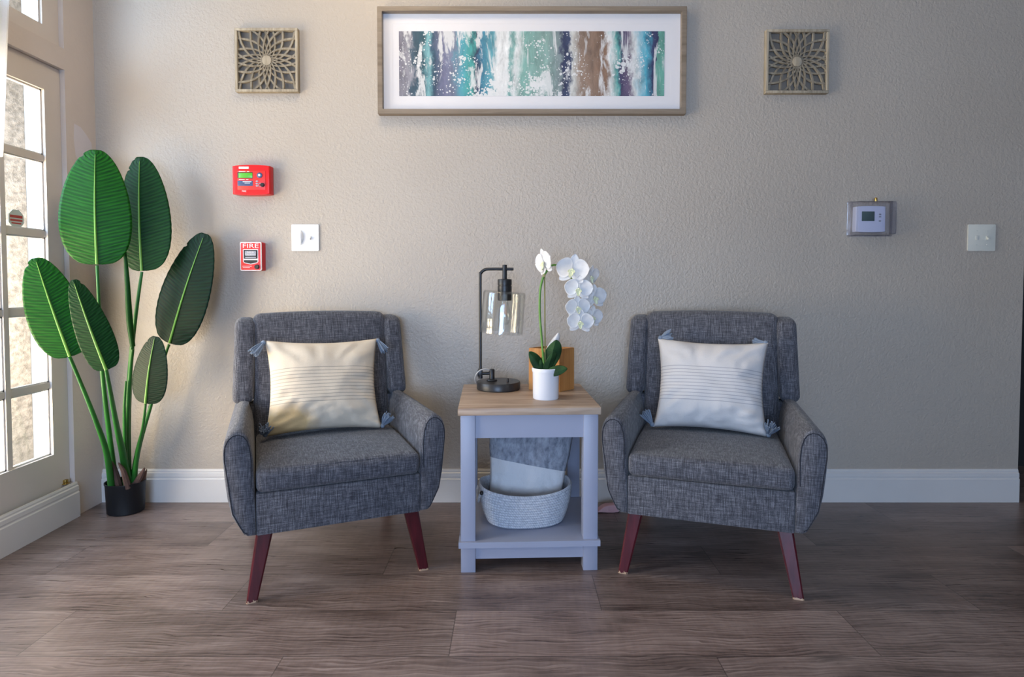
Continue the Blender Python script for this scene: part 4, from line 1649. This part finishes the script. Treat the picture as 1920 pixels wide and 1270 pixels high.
# white-outlined recess with the pull handle
bm = bmesh.new()
prism(bm, [(-0.032, 0.030), (-0.032, -0.022), (-0.027, -0.028), (0, -0.034), (0.027, -0.028), (0.032, -0.022), (0.032, 0.030)], 'y', -0.0448, -0.0456)
finish(bm, 'handle_surround', M['white_ink'], pu)
bm = bmesh.new()
prism(bm, [(-0.029, 0.027), (-0.029, -0.010), (0.029, -0.010), (0.029, 0.027)], 'y', -0.0455, -0.0461)
prism(bm, [(-0.029, -0.0155), (-0.029, -0.022), (-0.025, -0.026), (0, -0.031), (0.025, -0.026), (0.029, -0.022), (0.029, -0.0155)], 'y', -0.0455, -0.0461)
finish(bm, 'recess', M['black'], pu)
hd = plate('handle', M['grey'], pu, 0.046, 0.020, 0.002, -0.046, -0.052, 0.0008, 0.002, 0.0125)
lettering('PUSH IN', 0.0075, (0.002, -0.0522, 0.0175), M['white_ink'], hd)
lettering('PULL DOWN', 0.0075, (0.002, -0.0522, 0.0085), M['white_ink'], hd)
plate('pull_bar', M['grey'], pu, 0.046, 0.005, 0.002, -0.046, -0.0515, 0.0008, 0.002, -0.0045)
prints(M['white_ink'], pu, [((-0.036, -0.0453, -0.0425), (0.004, -0.045, -0.0405)), ((-0.034, -0.0453, -0.0478), (-0.004, -0.045, -0.0462))])
knob('key_lock', M['black'], pu, 0.027, -0.0445, -0.045, 0.0095, 0.008)


# ------------------------------------------------------------------ switch plates
def switch_plate(label, px, py, mat, guard):
    c = P(px, py, -0.003)
    o = empty('light_switch', label, 'light switch', (c.x, 0, c.z))
    pl0 = plate('plate', mat, o, 0.117, 0.114, 0.003, 0, -0.006, 0.002)
    for sx in (-0.023, 0.023):
        for sz in (-0.030, 0.030):
            knob('screw', mat, pl0, sx, sz, -0.0058, 0.003, 0.0008, 12)
    if guard:
        bm = bmesh.new()
        bmesh.ops.create_uvsphere(bm, u_segments=20, v_segments=12, radius=1.0,
                                  matrix=Matrix.Translation((-0.018, -0.006, 0.003)) @ Matrix.Diagonal((0.0115, 0.014, 0.026, 1)))
        finish(bm, 'guard', M['white'], o)
        bm = bmesh.new()
        tube(bm, [(-0.018, -0.008, 0.03), (-0.014, -0.016, 0.0), (-0.018, -0.010, -0.030)], 0.0025, 8, 6)
        finish(bm, 'guard_strap', M['white'], o)
    else:
        plate('toggle', mat, o, 0.010, 0.020, 0.001, -0.006, -0.0085, 0.0005, -0.022, 0.0)
    bm = bmesh.new()
    prism(bm, [(-0.006, 0.008), (-0.006, -0.008), (-0.017, -0.010), (-0.019, -0.005)], 'x', 0.018, 0.026, 0.001)
    finish(bm, 'toggle', mat, o)
    boxes('toggle_slot', mat, o, [((0.0165, -0.0065, -0.012), (0.0275, -0.006, 0.012))])
    return o


switch_plate('white double light switch plate with one oval guard, beside the red pull station', 572.5, 446, M['white'], True)
switch_plate('almond double light switch plate at the right end of the wall', 1840, 446, M['almond'], False)

# ------------------------------------------------------------------ thermostat and its clear guard
th_c = P(1633, 411, -0.03)
th = empty('thermostat', 'white thermostat with grey screen on the wall, inside the clear guard', 'thermostat', (th_c.x, 0, th_c.z))
bm = bmesh.new()
TW, TH = 0.128, 0.106
prof = [(-TW / 2, -TH / 2 + 0.004)]
for k in range(11):
    prof.append((-TW / 2 + 0.002 + (TW - 0.004) * k / 10, -TH / 2 - 0.002 * math.sin(PI * k / 10)))
for k in range(11):
    prof.append((TW / 2 - 0.002 - (TW - 0.004) * k / 10, TH / 2 + 0.002 * math.sin(PI * k / 10)))
prism(bm, prof, 'y', -0.030, 0, 0.003, 3)
finish(bm, 'body', M['offwhite'], th)
plate('screen', M['lcdgrey'], th, 0.054, 0.041, 0.001, -0.0295, -0.0306, 0.0003, -0.012, 0.012)
for z in (0.020, 0.010, -0.008):
    plate('button', M['grey'], th, 0.010, 0.006, 0.002, -0.0298, -0.0308, 0.0003, 0.038, z)

gc = P(1635, 410, -0.02)
gd = empty('thermostat_guard', 'clear plastic locking guard box over the thermostat', 'guard', (gc.x, 0, gc.z))
GW, GH, GD = 0.196, 0.150, 0.062
bm = bmesh.new()
# flange with open centre + tapering box
fl = 0.004
o_ = [(-GW / 2, -GH / 2), (GW / 2, -GH / 2), (GW / 2, GH / 2), (-GW / 2, GH / 2)]
lv = []
for (sx_, sz_, y) in ((1, 1, -0.0005), (1, 1, -0.006), (0.86, 0.95, -0.0062), (0.82, 0.92, -GD), ):
    lv.append([bm.verts.new((x * sx_, y, z * sz_)) for x, z in o_])
for a, b in zip(lv[:-1], lv[1:]):
    for i in range(4):
        bm.faces.new((a[i], a[(i + 1) % 4], b[(i + 1) % 4], b[i]))
bm.faces.new(lv[-1])
bmesh.ops.bevel(bm, geom=[e for e in bm.edges if not e.is_boundary], offset=0.003, segments=3, affect='EDGES')
g_ = finish(bm, 'cover', M['acrylic'], gd, angle=0.5)
sm = g_.modifiers.new('s', 'SOLIDIFY')
sm.thickness = 0.002
bm = bmesh.new()
lathe(bm, [(0.0, 0.0), (0.005, 0.0), (0.0055, 0.002), (0.0055, 0.014), (0.004, 0.017), (0.0, 0.017)], 16, (0.006, -0.035, GH / 2 * 0.93))
finish(bm, 'lock', M['brass'], gd)

# ------------------------------------------------------------------ pink plug on the floor behind the right chair
pk_c = (0.405, -0.118)
pk = empty('plug_adapter', 'small pale pink plastic plug lying on the floor by the baseboard', 'plug', (pk_c[0], pk_c[1], 0), R(4))
bm = bmesh.new()
pr = [(-0.050, 0.002), (-0.048, 0.010), (-0.026, 0.024), (-0.010, 0.031), (0.036, 0.033), (0.042, 0.024), (0.041, 0.006), (0.030, 0.0), (0.018, 0.004), (-0.012, 0.002)]
prism(bm, pr, 'y', -0.018, 0.018, 0.003, 2)
finish(bm, 'body', M['pink'], pk)
boxes('cap', M['pink'], pk, [((-0.006, -0.0195, 0.008), (0.037, -0.018, 0.029))], 0.0006)
bm = bmesh.new()
tube(bm, [(0.040, 0, 0.022), (0.060, 0.012, 0.022), (0.085, 0.05, 0.028), (0.12, 0.085, 0.03), (0.16, 0.09, 0.004), (0.22, 0.085, 0.003)], 0.0018, 6, 5)
finish(bm, 'cord', M['cord'], pk)
bm = bmesh.new()
tube(bm, [(-0.049, 0, 0.005), (-0.075, 0.01, 0.0025), (-0.13, 0.05, 0.0025)], 0.0018, 6, 5)
finish(bm, 'cord', M['cord'], pk)
